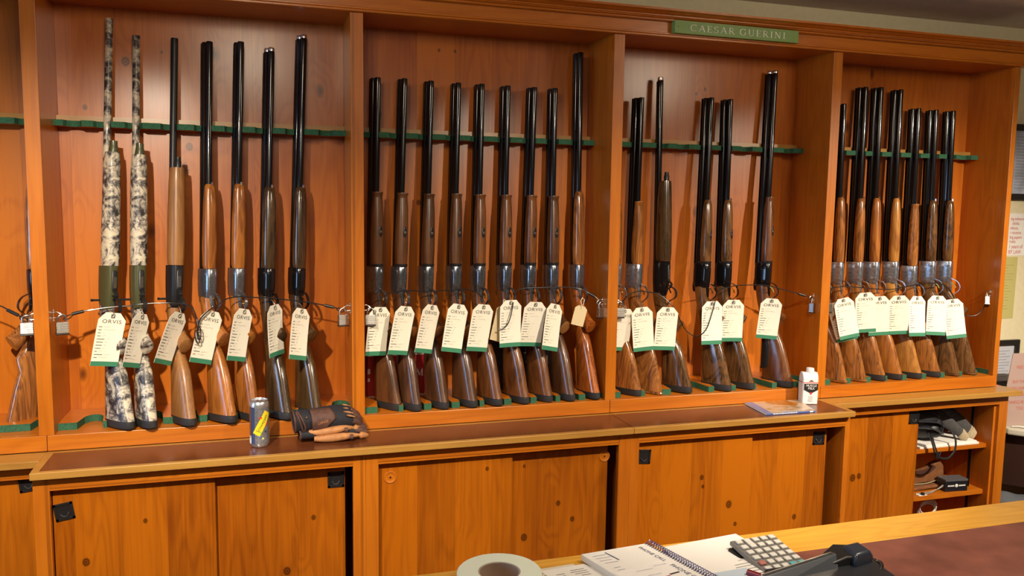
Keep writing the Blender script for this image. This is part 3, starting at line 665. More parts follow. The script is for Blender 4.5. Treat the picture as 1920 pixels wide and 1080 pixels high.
OUL = [
 ('A4', (.449, .108), (.480, .200, 2.155), 52, .779, dict(wood='orange', rec='silver', label='orange walnut double-barrel shotgun with silver receiver, a cable loop hanging before its tag')),
 ('A5', (.537, .138), (.580, .190, 2.160), 60, .781, dict(wood='orange', rec='silver', label='orange walnut double-barrel shotgun with silver receiver standing behind the drink can')),
 ('A6', (.634, .121), (.677, .195, 2.148), 57, .774, dict(wood='dark', rec='black', choke=True, label='dark walnut shotgun with steel choke tubes between the can and the gloves')),
 ('A7', (.732, .137), (.784, .192, 2.198), 57, .776, dict(wood='dark', rec='black', choke=True, label='tall dark walnut shotgun with steel choke tubes standing behind the gloves')),
 ('B1', (1.010, .166), (1.034, .188, 2.070), 58, .762, dict(wood='mid', rec='grey', schnabel=True, latch=True, label='brown walnut shotgun half hidden by the post left of the red box bay')),
 ('B2', (1.091, .143), (1.129, .185, 2.071), 66, .760, dict(wood='mid', rec='grey', schnabel=True, latch=True, capm=GW['orange'], label='brown walnut shotgun, its stock covering the middle of the red box')),
 ('B3', (1.191, .148), (1.224, .184, 2.068), 66, .758, dict(wood='mid', rec='grey', schnabel=True, latch=True, capm=GW['mid2'], label='brown walnut shotgun with its stock at the right end of the red box')),
 ('B4', (1.295, .145), (1.324, .185, 2.067), 66, .760, dict(wood='mid', rec='grey', schnabel=True, latch=True, capm=GW['tan'], label='dark brown walnut shotgun, fourth from the left in the bay of nine')),
 ('B5', (1.388, .145), (1.412, .185, 2.068), 66, .759, dict(wood='mid2', rec='grey', schnabel=True, latch=True, capm=GW['tan'], label='straight-grained reddish walnut shotgun, middle one of the nine in its bay')),
 ('B6', (1.492, .151), (1.510, .183, 2.067), 66, .759, dict(wood='mid2', rec='grey', schnabel=True, latch=True, label='reddish walnut shotgun whose tag is crossed by the end of a black cable')),
 ('B7', (1.586, .161), (1.613, .182, 2.067), 66, .759, dict(wood='mid2', rec='grey', schnabel=True, latch=True, label='walnut shotgun in front of the black box, right of the cable-crossed tag')),
 ('B8', (1.685, .154), (1.695, .183, 2.068), 72, .758, dict(wood='mid', rec='grey', schnabel=True, latch=True, capm=GW['tan'], label='brown walnut shotgun at the right end of the black box')),
 ('B9', (1.792, .150), (1.797, .187, 2.206), 74, .776, dict(wood='curly', rec='silver', toe=.150, fore='fig', label='tallest shotgun of the nine, curly orange-red stock with a small plain string tag')),
 ('C1', (1.939, .160), (1.958, .181, 2.052), 60, .743, dict(wood='fig', rec='bright', label='figured walnut shotgun almost hidden behind the post left of the sign bay')),
 ('C2', (2.030, .160), (2.050, .181, 2.052), 60, .743, dict(wood='fig', rec='bright', pad='wood', schnabel=True, label='glossy figured walnut shotgun with bright engraved receiver, left of the slim black one')),
 ('C4', (2.322, .143), (2.359, .185, 2.068), 60, .754, dict(wood='figd', rec='black', latch=True, label='dark figured walnut shotgun with black receiver, left one of the near-identical pair')),
 ('C5', (2.431, .149), (2.445, .184, 2.066), 60, .755, dict(wood='figd', rec='black', latch=True, label='dark figured walnut shotgun with black receiver, right one of the near-identical pair')),
 ('C6', (2.605, .140), (2.653, .191, 2.193), 60, .769, dict(wood='mid2', rec='black', latch=True, schnabel=True, choke=True, adj=True, label='tall shotgun with silver choke tubes standing alone behind the carton and magazine')),
 ('D1', (2.890, .161), (2.895, .182, 2.074), 61, .774, dict(wood='fig', rec='bright', pad='wood', label='walnut shotgun nearly hidden by the post at the left of the last bay')),
 ('D2', (2.988, .161), (2.989, .182, 2.074), 61, .774, dict(wood='fig', rec='bright', pad='wood', label='shotgun with bright engraved receiver whose barrels touch the post edge')),
 ('D3', (3.082, .159), (3.097, .184, 2.150), 61, .771, dict(wood='fig', rec='bright', guardm=M_steel, label='leftmost of the three tall shotguns in the last bay')),
 ('D4', (3.171, .159), (3.177, .184, 2.153), 61, .773, dict(wood='orange', rec='bright', guardm=M_steel, label='middle of the three tall shotguns in the last bay')),
 ('D5', (3.271, .156), (3.281, .184, 2.149), 61, .774, dict(wood='honey', rec='bright', guardm=M_steel, label='rightmost of the three tall shotguns in the last bay, honey-coloured stock')),
 ('D6', (3.380, .163), (3.379, .181, 2.074), 61, .750, dict(wood='fig', rec='bright', schnabel=True, rec0=.385, rec1=.478, label='shorter figured walnut shotgun right of the honey-coloured one')),
 ('D7', (3.484, .160), (3.475, .182, 2.072), 61, .768, dict(wood='figd', rec='bright', pad='wood', label='dark-stocked shotgun second from the right end of the last bay')),
 ('D8', (3.579, .161), (3.570, .182, 2.072), 61, .769, dict(wood='figd', rec='bright', pad='wood', guardm=M_steel, label='rightmost shotgun of the whole row, dark glossy stock')),
]
for key, b, m_, th, tip, kw in OUL:
    grp = {'A': 'double-barrel shotguns in the left bay', 'B': 'shotguns in the red box bay', 'C': 'shotguns in the bay under the sign', 'D': 'shotguns in the last bay'}[key[0]]
    over_under('shotgun', (b[0], b[1], ZB), m_, th, tip, group=grp, **kw)
g = semi_auto('shotgun', (2.149, .149, ZB), (2.148, .186, 2.138), 60, .824, 'slim single-barrel dark walnut shotgun with glossy black receiver under the sign', 'shotguns in the bay under the sign', GW['figd'], M_black, GW['dark'], M_black, olivecap=False, stub=True, handle=False, choke=True, swivel=False)
# the cut-off bay at the left edge
over_under('shotgun', (-.0425, .200, ZB), (-.0415, .204, 2.07), 138, .76, 'fig', 'black', 'glossy walnut stock leaning left of the post at the left edge', 'shotguns in the cut-off left bay', toe=.128, pad='thin')
over_under('shotgun', (-.345, .165, ZB), (-.350, .190, 2.07), 50, .76, 'dark', 'black', 'dark shotgun stock barely showing at the left picture edge', 'shotguns in the cut-off left bay', toe=.152)
# ---------------------------------------------------------------- price tags
def tag_meshes():
    Wd, Hh, Tp = .084, .148, .023
    out = {}
    def bend(x, z): return .004*math.sin((z+Hh)/Hh*2.2)-.004+.0016*math.cos(x/Wd*3)
    card = MB(); rows = []
    zs = [Tp, Tp-.006, Tp-.015, 0]+[-Hh*k/10 for k in range(1, 11)]
    def hw(z): return Wd/2 if z <= 0 else Wd/2-(z/Tp)*.020
    for z in zs: rows.append([(x*hw(z)*2, z) for x in (-.5, -.25, 0, .25, .5)])
    n = 5
    for side, dy in ((0, 0), (1, .0007)):
        for r in rows: card.v += [(x, bend(x, min(z, 0))+dy, z) for x, z in r]
    M_ = len(rows)*n
    for i in range(len(rows)-1):
        for j in range(n-1):
            a = i*n+j
            card.f.append((a, a+1, a+n+1, a+n)); card.f.append((M_+a, M_+a+n, M_+a+n+1, M_+a+1))
        card.f.append((i*n, (i+1)*n, M_+(i+1)*n, M_+i*n)); card.f.append((i*n+4, M_+i*n+4, M_+(i+1)*n+4, (i+1)*n+4))
    e = (len(rows)-1)*n
    for j in range(n-1): card.f.append((j, M_+j, M_+j+1, j+1)); card.f.append((e+j, e+j+1, M_+e+j+1, M_+e+j))
    out['card'] = (card.mesh('tag_card', M_card, False), 'card')
    gb = MB()
    def strip(mb, x0, x1, z0, z1, off=-.0003, nx=3):
        b = len(mb.v)
        for k in range(nx+1):
            x = x0+(x1-x0)*k/nx
            mb.v += [(x, bend(x, z0)+off, z0), (x, bend(x, z1)+off, z1)]
        for k in range(nx): mb.f.append((b+2*k, b+2*k+2, b+2*k+3, b+2*k+1))
    strip(gb, -Wd/2, Wd/2, -Hh-.0001, -Hh+.015, -.0004, 4)
    out['green'] = (gb.mesh('tag_green', M_green), 'green_band')
    lg = MB(); lg.box(-.0058, .0058, -.0026, -.0018, .0085, .0195); lg.xf(Matrix.Translation((0, .0004, -.001)))
    out['logo'] = (lg.mesh('tag_logo', M_logo), 'logo_square')
    wh = MB(); wh.tube([(-.0022, 0, .0105), (.001, 0, .0125), (.0012, 0, .0150), (.003, 0, .0165)], .0011, 6); wh.xf(Matrix.Translation((0, -.0026, -.001)))
    out['mark'] = (wh.mesh('tag_mark', M_card), 'logo_mark')
    tx = text_mesh('ORVIS', .0165, 1.22, 0, 'CENTER', 1.12)
    tx.v = [(x, bend(x, 0)-.0009, z-.0105) for x, y, z in tx.v]
    out['text'] = (tx.mesh('tag_text', M_logo), 'printed_name')
    pr = MB(); hd = MB(); q = random.Random(3)
    z = -.0245
    for i, (lw, hwid) in enumerate([(.010, .022), (.010, .040), (.009, .008), (.010, .012), (.024, .012), (.021, .009), (.019, .010), (.017, .008), (.007, .012), (.025, .022), (.010, .030)]):
        strip(pr, -.036, -.036+lw, z, z+.0021, -.0005, 2)
        x = -.036+lw+.005; pts = []
        while x < -.036+lw+.005+hwid:
            pts.append((x, bend(x, z)-.0009, z+q.uniform(0, .0042))); x += .0016
        hd.tube(pts, .00028, 4)
        z -= .0098
    out['lines'] = (pr.mesh('tag_lines', M_logo), 'printed_lines')
    out['hand'] = (hd.mesh('tag_hand', M_pencil), 'handwriting')
    st = MB().tube([(-.001, -.003, .014), (-.003, -.004, .024), (-.0035, .004, .034), (0, .014, .040), (.0035, .006, .034), (.003, -.002, .024), (.001, .0012, .014)], .0006, 6)
    out['string'] = (st.mesh('tag_string', M_steel), 'tag_string')
    return out
TM = tag_meshes()
TAGS = [
('A1',(0.190,0.028,1.259),(0.12,0.17,0.53),'price tag, squarest to the camera, on the tall camouflage shotgun'),
('A2',(0.272,0.027,1.254),(0.12,0.25,1.05),'narrow turned price tag on the shorter camouflage shotgun'),
('A3',(0.380,0.029,1.255),(0.21,0.32,0.97),'slanting price tag on the tan satin walnut shotgun'),
('A4',(0.481,0.029,1.256),(0.08,0.28,0.70),'price tag with a cable loop hanging across it'),
('A5',(0.579,0.029,1.261),(0.05,0.23,0.84),'slanting price tag on the orange shotgun behind the can'),
('A6',(0.678,0.028,1.272),(0.01,-0.04,0.96),'narrow price tag, its green foot rising to the right, above the glove cuff'),
('A7',(0.762,0.028,1.258),(-0.06,0.23,0.81),'price tag on the tall dark shotgun left of the post'),
('B1',(1.027,0.053,1.253),(0.08,0.09,0.43),'price tag partly covered by a padlock and the post'),
('B2',(1.110,0.027,1.257),(0.10,0.16,0.46),'price tag above the middle of the red box'),
('B3',(1.202,0.027,1.260),(0.09,0.20,0.57),'price tag above the right end of the red box'),
('B4',(1.298,0.027,1.260),(0.01,0.19,0.33),'price tag between the red box and the black box, the left one of two'),
('B5',(1.390,0.027,1.257),(0.10,0.13,0.24),'price tag left of the one crossed by a black cable end'),
('B6',(1.493,0.027,1.270),(0.05,-0.01,0.14),'price tag crossed by a curved black cable end, another tag behind'),
('B7',(1.586,0.027,1.262),(0.21,0.06,0.00),'price tag overlapping the cable-crossed one on its right side'),
('B8',(1.661,0.027,1.252),(-0.04,0.22,0.47),'slanting price tag left of the small plain string tag'),
('C1',(1.954,0.055,1.224),(0.23,0.06,0.01),'price tag behind a padlock beside the post left of the sign bay'),
('C2',(2.023,0.043,1.229),(0.07,-0.10,-0.12),'price tag left of that on the slim black single-barrel shotgun'),
('C3',(2.131,0.042,1.227),(0.12,0.03,-0.20),'price tag under the round trigger guard of the slim black shotgun'),
('C4',(2.326,0.043,1.245),(0.02,-0.02,-0.14),'price tag crossed by a hanging cable, left of the near-identical pair'),
('C5',(2.421,0.043,1.249),(0.15,-0.02,-0.32),'price tag right of the one crossed by a hanging cable'),
('C6',(2.595,0.042,1.251),(0.20,0.06,-0.40),'price tag alone on the right side of the sign bay'),
('D1',(2.943,0.039,1.245),(0.0,-0.22,-0.25),'slanting price tag at the left of the last bay'),
('D1b',(2.931,0.060,1.228),(0.10,-0.32,-0.60),'price tag peeking out behind the slanting one in the last bay'),
('D2',(3.050,0.039,1.266),(0.10,-0.09,-0.35),'brightest, highest price tag in the last bay'),
('D3',(3.125,0.040,1.249),(0.14,-0.07,-0.26),'price tag half covered by the brightest one in the last bay'),
('D4',(3.223,0.039,1.250),(0.16,-0.08,-0.42),'price tag in the middle of the seven overlapping ones, last bay'),
('D5',(3.319,0.038,1.245),(-0.08,0.02,-0.02),'narrowest price tag, right of the middle one in the last bay'),
('D6',(3.428,0.039,1.245),(-0.05,0.03,-0.32),'price tag second from the right in the last bay'),
('D7',(3.514,0.039,1.228),(-0.05,-0.14,-0.38),'rightmost price tag of the whole row'),
]
def make_tag():
    t = empty('price_tag')
    lg = None
    for k, (me, nm) in TM.items():
        o = bpy.data.objects.new(nm, me); C.objects.link(o); o.parent = t
    return t
proto = None
for i, (k, loc, (rx, ry, rz), lab) in enumerate(TAGS):
    t = make_tag() if proto is None else copy_tree(proto)
    proto = proto or t
    m = Matrix.Rotation(rz, 4, 'Z') @ Matrix.Rotation(rx, 4, 'X') @ Matrix.Rotation(ry, 4, 'Y'); m.translation = Vector(loc)
    t.matrix_world = m
    tag(t, 'cream '+lab, 'price tag', 'price tags hanging from the shotguns')
    if k == 'C6' and False: pass
# small plain string tags
def plain_tag(loc, rz, ry, label, wd=.052, h=.075):
    t = empty('string_tag', (0, 0, 0), label=label, cat='price tag')
    m = Matrix.Rotation(rz, 4, 'Z') @ Matrix.Rotation(ry, 4, 'Y'); m.translation = Vector(loc); t.matrix_world = m
    p = [(-wd/2, -h), (wd/2, -h), (wd/2, -.010), (wd/2-.012, 0), (-wd/2+.012, 0), (-wd/2, -.010)]
    MB().prism(p, 0, .0007).build('card', mat('manila_card', (.68, .56, .34), .7), t)
    MB().lathe([(.0045, -.0004), (.002, -.0005)], (0, 0, -.009), 14, 'Y').build('eyelet', M_string, t)
    MB().tube([(0, -.001, -.009), (-.006, -.004, .006), (-.010, .000, .018), (-.004, .006, .030), (.006, .004, .026), (.004, 0, .010), (0, -.001, -.008)], .0016, 6).build('string', M_string, t, smooth=True)
    return t
plain_tag((1.778, .050, 1.262), .1, .26, 'small plain manila tag on white string, on the curly orange-red shotgun')
plain_tag((1.478, .062, 1.262), .5, .30, 'blank tag sticking out behind the cable-crossed price tag', .070, .125)

# ---------------------------------------------------------------- padlocks and cables
def padlock():
    t = empty('padlock')
    # origin at the top of the shackle
    b = MB(); z = -.026; k = 0
    while z > -.064:
        g = .0011 if k % 2 == 0 else 0
        b.box(-.020+g, .020-g, -.0105+g, .0105-g, z-.0037, z-.0001 if k % 2 == 0 else z); z -= .0038; k += 1
    b.build('laminated_body', M_lockb, t, bevel=.0008)
    MB().box(-.0208, .0208, -.0112, .0112, -.0705, -.0655).build('base_bumper', M_plas, t, bevel=.0015)
    MB().box(-.0204, .0204, -.0108, .0108, -.0655, -.0640).build('base_plate', M_steel, t)
    MB().tube([(-.0125, 0, -.027), (-.0125, 0, -.012)]+[(-.0125*math.cos(R(a)), 0, -.012+.012*math.sin(R(a))) for a in range(20, 180, 20)]+[(.0125, 0, -.012), (.0125, 0, -.027)], .0036, 10).build('shackle', M_steel, t, smooth=True)
    return t
LOCKS = [((-.050, .043, EZ-.001), 12, 0, 'padlock at the left edge of the photo, above the leaning stocks'),
 ((.046, .046, EZ-.002), 20, 0, 'padlock on the post left of the camouflage shotguns'),
 ((.901, .041, EZ-.002), 15, 0, 'padlock on the post above the gloves'),
 ((.993, .041, EZ-.004), -10, 0, 'padlock in front of the price tag right of the gloves post'),
 ((1.854, .041, EZ-.002), 10, 0, 'padlock beside the curly orange-red shotgun'),
 ((1.927, .041, EZ-.004), 0, 0, 'padlock in front of the leftmost tag under the sign'),
 ((2.792, .041, EZ-.006), 30, 0, 'padlock hanging above the white carton'),
 ((2.865, .041, EZ-.010), 10, 0, 'padlock mostly hidden by the post right of the carton'),
 ((3.700, .041, EZ-.002), 50, 22, 'tilted padlock at the right end of the last bay')]
pl = None
for loc, rz, ry, lab in LOCKS:
    t = padlock() if pl is None else copy_tree(pl); pl = pl or t
    m = Matrix.Rotation(R(rz), 4, 'Z') @ Matrix.Rotation(R(ry), 4, 'Y'); m.translation = Vector(loc)+Vector((0, 0, .004)); t.matrix_world = m @ Matrix.Scale(.88, 4)
    tag(t, 'steel laminated '+lab, 'padlock', 'padlocks on the gun cabinets')
def cable(pts, label, sleeves=(), loops=(), r=.0021):
    t = empty('security_cable', (0, 0, 0), label=label, cat='cable', group='locking cables through the trigger guards')
    MB().tube(smooth_path(pts, 5), r, 8).build('cable', M_cable, t, smooth=True)
    for (a, b) in sleeves:
        MB().tube([a, b], .0052, 10).build('crimp_sleeve', M_plas, t, smooth=True)
    for c, rx, rz, ang in loops:
        q = [(c[0]+rx*math.cos(a)*math.cos(ang)-rz*math.sin(a)*math.sin(ang), c[1], c[2]+rz*math.sin(a)*math.cos(ang)+rx*math.cos(a)*math.sin(ang)) for a in [2*math.pi*k/16 for k in range(17)]]
        MB().tube(q, .0017, 6).build('end_loop', M_cable, t, smooth=True)
    return t
cable([(0.085, .060, 1.280), (0.105, .072, 1.284), (0.176, .080, 1.293), (0.23, .080, 1.296), (0.258, .078, 1.3), (0.3, .078, 1.303), (0.356, .075, 1.303), (0.396, .06, 1.3), (0.423, .035, 1.291), (0.438, .000, 1.263), (0.443, -.008, 1.240)],
      'black cable from the left bay padlock through the camouflage guns', [((.072, .056, 1.277), (.104, .066, 1.284))], [((.062, .050, 1.268), .014, .005, .5), ((.445, -.012, 1.215), .006, .022, 0)])
cable([(0.442, -.010, 1.222), (0.449, -.008, 1.258), (0.475, .012, 1.284), (0.505, .06, 1.298), (0.527, .072, 1.313), (0.569, .078, 1.319), (0.619, .078, 1.315), (0.67, .078, 1.312), (0.731, .078, 1.303), (0.792, .072, 1.295), (0.845, .066, 1.284), (0.880, .055, 1.276)],
      'black cable from the orange shotguns to the padlock above the gloves', [((.842, .066, 1.285), (.872, .058, 1.278))], [((.892, .046, 1.270), .013, .005, -.4), ((.439, -.013, 1.203), .006, .022, .15)])
cable([(1.008, .050, 1.262), (1.03, .070, 1.299), (1.048, .075, 1.313), (1.073, .079, 1.322), (1.129, .081, 1.329), (1.195, .081, 1.324), (1.292, .081, 1.328), (1.341, .081, 1.329), (1.371, .081, 1.32), (1.397, .081, 1.302), (1.409, .081, 1.279)],
      'black cable through the left guns of the red box bay', [], [((1.003, .046, 1.262), .009, .010, 0)])
cable([(1.446, .012, 1.192), (1.464, .012, 1.195), (1.479, .012, 1.211), (1.491, .014, 1.244), (1.503, .03, 1.285), (1.527, .072, 1.318), (1.562, .081, 1.329), (1.614, .081, 1.33), (1.698, .081, 1.331), (1.772, .079, 1.325), (1.805, .065, 1.311), (1.832, .055, 1.295), (1.846, .048, 1.281)],
      'black cable end curving over a tag, running right to the curly orange-red gun', [((1.808, .064, 1.309), (1.832, .055, 1.295))], [((1.851, .045, 1.270), .009, .011, .3)])
cable([(1.945, .050, 1.275), (1.972, .075, 1.291), (2.014, .085, 1.307), (2.059, .085, 1.306), (2.116, .075, 1.292), (2.16, .050, 1.248), (2.184, .045, 1.205), (2.214, .045, 1.157), (2.263, .045, 1.13), (2.294, .030, 1.159), (2.312, .026, 1.212), (2.335, .035, 1.275), (2.374, .080, 1.306), (2.446, .085, 1.322), (2.52, .085, 1.325), (2.594, .085, 1.322), (2.671, .075, 1.305), (2.735, .060, 1.288), (2.772, .050, 1.278)],
      'black cable drooping below the tags in the sign bay', [((2.735, .060, 1.288), (2.762, .053, 1.280))], [((2.783, .046, 1.270), .011, .006, -.3), ((1.938, .046, 1.268), .009, .007, .3)])
cable([(2.880, .050, 1.278), (2.913, .08, 1.304), (2.979, .09, 1.31), (3.047, .09, 1.306), (3.13, .09, 1.298), (3.227, .09, 1.294), (3.297, .09, 1.304), (3.382, .09, 1.314), (3.44, .09, 1.318), (3.505, .09, 1.31), (3.539, .085, 1.284), (3.560, .080, 1.248), (3.583, .08, 1.2), (3.618, .075, 1.175), (3.660, .06, 1.172), (3.690, .05, 1.195), (3.706, .042, 1.240)],
      'black cable threaded through the guns of the last bay', [], [((2.873, .046, 1.268), .009, .009, 0), ((3.705, .040, 1.256), .006, .014, .2)])
cable([(-.90, .06, 1.29), (-.60, .08, 1.31), (-.36, .09, 1.325), (-.21, .08, 1.330), (-.130, .07, 1.308), (-.092, .058, 1.287), (-.066, .048, 1.274)],
      'black cable leading out of the left edge of the photo', [((-.105, .062, 1.294), (-.074, .052, 1.278))], [((-.058, .046, 1.266), .012, .005, -.5)])

# ---------------------------------------------------------------- boxes behind the stocks
t = empty('cardboard_box', (1.107, .195, ZF+.0222), label='red box with white letters standing behind stocks at the left of its bay', cat='box')
M_red = mat('box_red', (0.33, 0.010, 0.012), .45, noise=(50, .12))
MB().box(-.108, .108, -.030, .038, 0, .150).build('carton', M_red, t, bevel=.001)
MB().box(-.109, .109, -.031, .039, .150, .155).build('lid_rim', mat('box_rim', (.55, .5, .42), .6), t)
MB().box(-.1085, .1085, -.0306, -.0300, 0, .004).build('bottom_rim', mat('box_rim2', (.60, .5, .4), .6), t)
mb, wd = serif_text('B', .027); mb.xf(Matrix.Translation((-.022, -.0301, .072))).build('lettering', M_white, t)
mb, wd = serif_text('M', .027); mb.xf(Matrix.Translation((.068, -.0301, .072))).build('lettering', M_white, t)
mb = MB().box(-.1085, -.0995, -.0306, -.0300, .086, .105).box(-.1085, -.1005, -.0306, -.0300, .058, .070); mb.build('lettering', M_white, t)
t = empty('cardboard_box', (1.600, .195, ZF+.0222), label='near-black box with pale numerals standing behind the right-hand stocks of the same bay', cat='box')
M_dbox = mat('box_black', (0.018, 0.010, 0.009), .5)
MB().box(-.140, .135, -.030, .038, 0, .185).build('carton', M_dbox, t, bevel=.001)
mb, wd = serif_text('4', .030); mb.xf(Matrix.Translation((-.004, -.0301, .093))).build('lettering', mat('box_grey_ink', (.42, .40, .38), .6), t)
mb, wd = serif_text('1', .032); mb.xf(Matrix.Translation((.078, -.0301, .094))).build('lettering', mat('box_grey_ink2', (.5, .48, .46), .6), t)
MB().tube([(-.010, -.0302, .138), (-.002, -.0302, .140), (.014, -.0302, .139)], .0010, 5).build('lettering', M_white, t)

# ---------------------------------------------------------------- drink can
LT = ZL
def can():
    t = empty('drink_can', (.6235, -.095, LT), label='slim silver drink can with a yellow slanted label on the ledge', cat='can')
    r = .0300
    M_can = mat('can_silver', (.62, .64, .68), .25, .85)
    MB().lathe([(.0001, .004), (.021, .004), (.0235, .0), (.026, .001), (r, .010), (r, .134), (.0285, .140), (.0262, .1455), (.0268, .147), (.0270, .149), (.0260, .1495), (.0252, .148), (.0250, .1455), (.0001, .1452)], (0, 0, 0), 36).build('can_body', M_can, t, smooth=True)
    def wrap(a0, a1, z0, z1, m, nm, off=.0003, sk=0, n=10, par=None):
        mb = MB()
        for k in range(n+1):
            a = R(a0+(a1-a0)*k/n); s = sk*(k/n)
            mb.v += [((r+off)*math.cos(a), (r+off)*math.sin(a), z0+s), ((r+off)*math.cos(a), (r+off)*math.sin(a), z1+s)]
        for k in range(n): mb.f.append((2*k, 2*k+2, 2*k+3, 2*k+1))
        return mb.build(nm, m, par or t, smooth=True)
    # camera sees the -Y side, angles 180..360
    wrap(178, 212, .030, .132, mat('can_bronze', (.30, .11, .06), .35, .5), 'bronze_panel')
    wrap(180, 215, .012, .038, M_white, 'white_panel')
    wrap(214, 242, .012, .130, mat('can_navy', (.07, .10, .20), .3, .6), 'dark_panel')
    wrap(242, 350, .012, .128, mat('can_pale', (.46, .52, .60), .28, .8, noise=(120, .25)), 'pale_panel')
    Y = mat('can_yellow', (.80, .62, .02), .4)
    lb = MB()
    def cyl(u, v, off=.0008):  # u = arc length from angle 286, v = height
        a = R(286)+u/r; return ((r+off)*math.cos(a), (r+off)*math.sin(a), v)
    ca, sa = math.cos(R(62)), math.sin(R(62))
    nn = 14; W2, H2 = .040, .0120
    for k in range(nn+1):
        x = -W2+2*W2*k/nn
        for q_ in range(7):
            y = -H2+2*H2*q_/6; lb.v.append(cyl(x*ca-y*sa, .078+x*sa+y*ca))
    for k in range(nn):
        for q_ in range(6): lb.f.append((7*k+q_, 7*k+q_+7, 7*k+q_+8, 7*k+q_+1))
    lo = lb.build('yellow_label', Y, t, smooth=True)
    tx = text_mesh('Schweppes', .0135, 1.0)
    tx.v = [cyl((x)*ca-(z-.004)*sa, .078+(x)*sa+(z-.004)*ca, .0011) for x, y, z in tx.v]
    tx.build('label_lettering', mat('can_ink', (.02, .025, .05), .5), lo)
    rb = MB().v
    m2 = MB()
    for k in range(13):
        a = 2*math.pi*k/12; m2.v.append(cyl(-.0045+.0045*math.cos(a), .096+.0045*math.sin(a), .0009))
    m2.f.append(tuple(range(12))); m2.build('red_dot', mat('can_red', (.55, .02, .02), .4), t)
    m3 = MB()
    for (u, v) in ((.010, .070), (.019, .085), (.020, .078), (.011, .064)): m3.v.append(cyl(u, v, .0009))
    m3.f.append((0, 1, 2, 3)); m3.build('red_stripe', mat('can_red2', (.55, .03, .02), .4), t)
    m4 = MB().lathe([(.010, .1462), (.0095, .1468), (.006, .147), (.004, .1468)], (0, -.004, 0), 16); m4.build('pull_tab', M_steel, t, smooth=True)
    for (u, v, c) in ((-.004, .050, (.2, .45, .08)), (.010, .052, (.03, .05, .06)), (-.008, .036, (.08, .2, .4)), (.002, .030, (.6, .6, .2))):
        m5 = MB()
        for k in range(8):
            a = 2*math.pi*k/8; m5.v.append(cyl(u+.004*math.cos(a), v+.0035*math.sin(a), .0009))
        m5.f.append(tuple(range(8))); m5.build('fruit_print', mat('print', c, .5), t)
can()

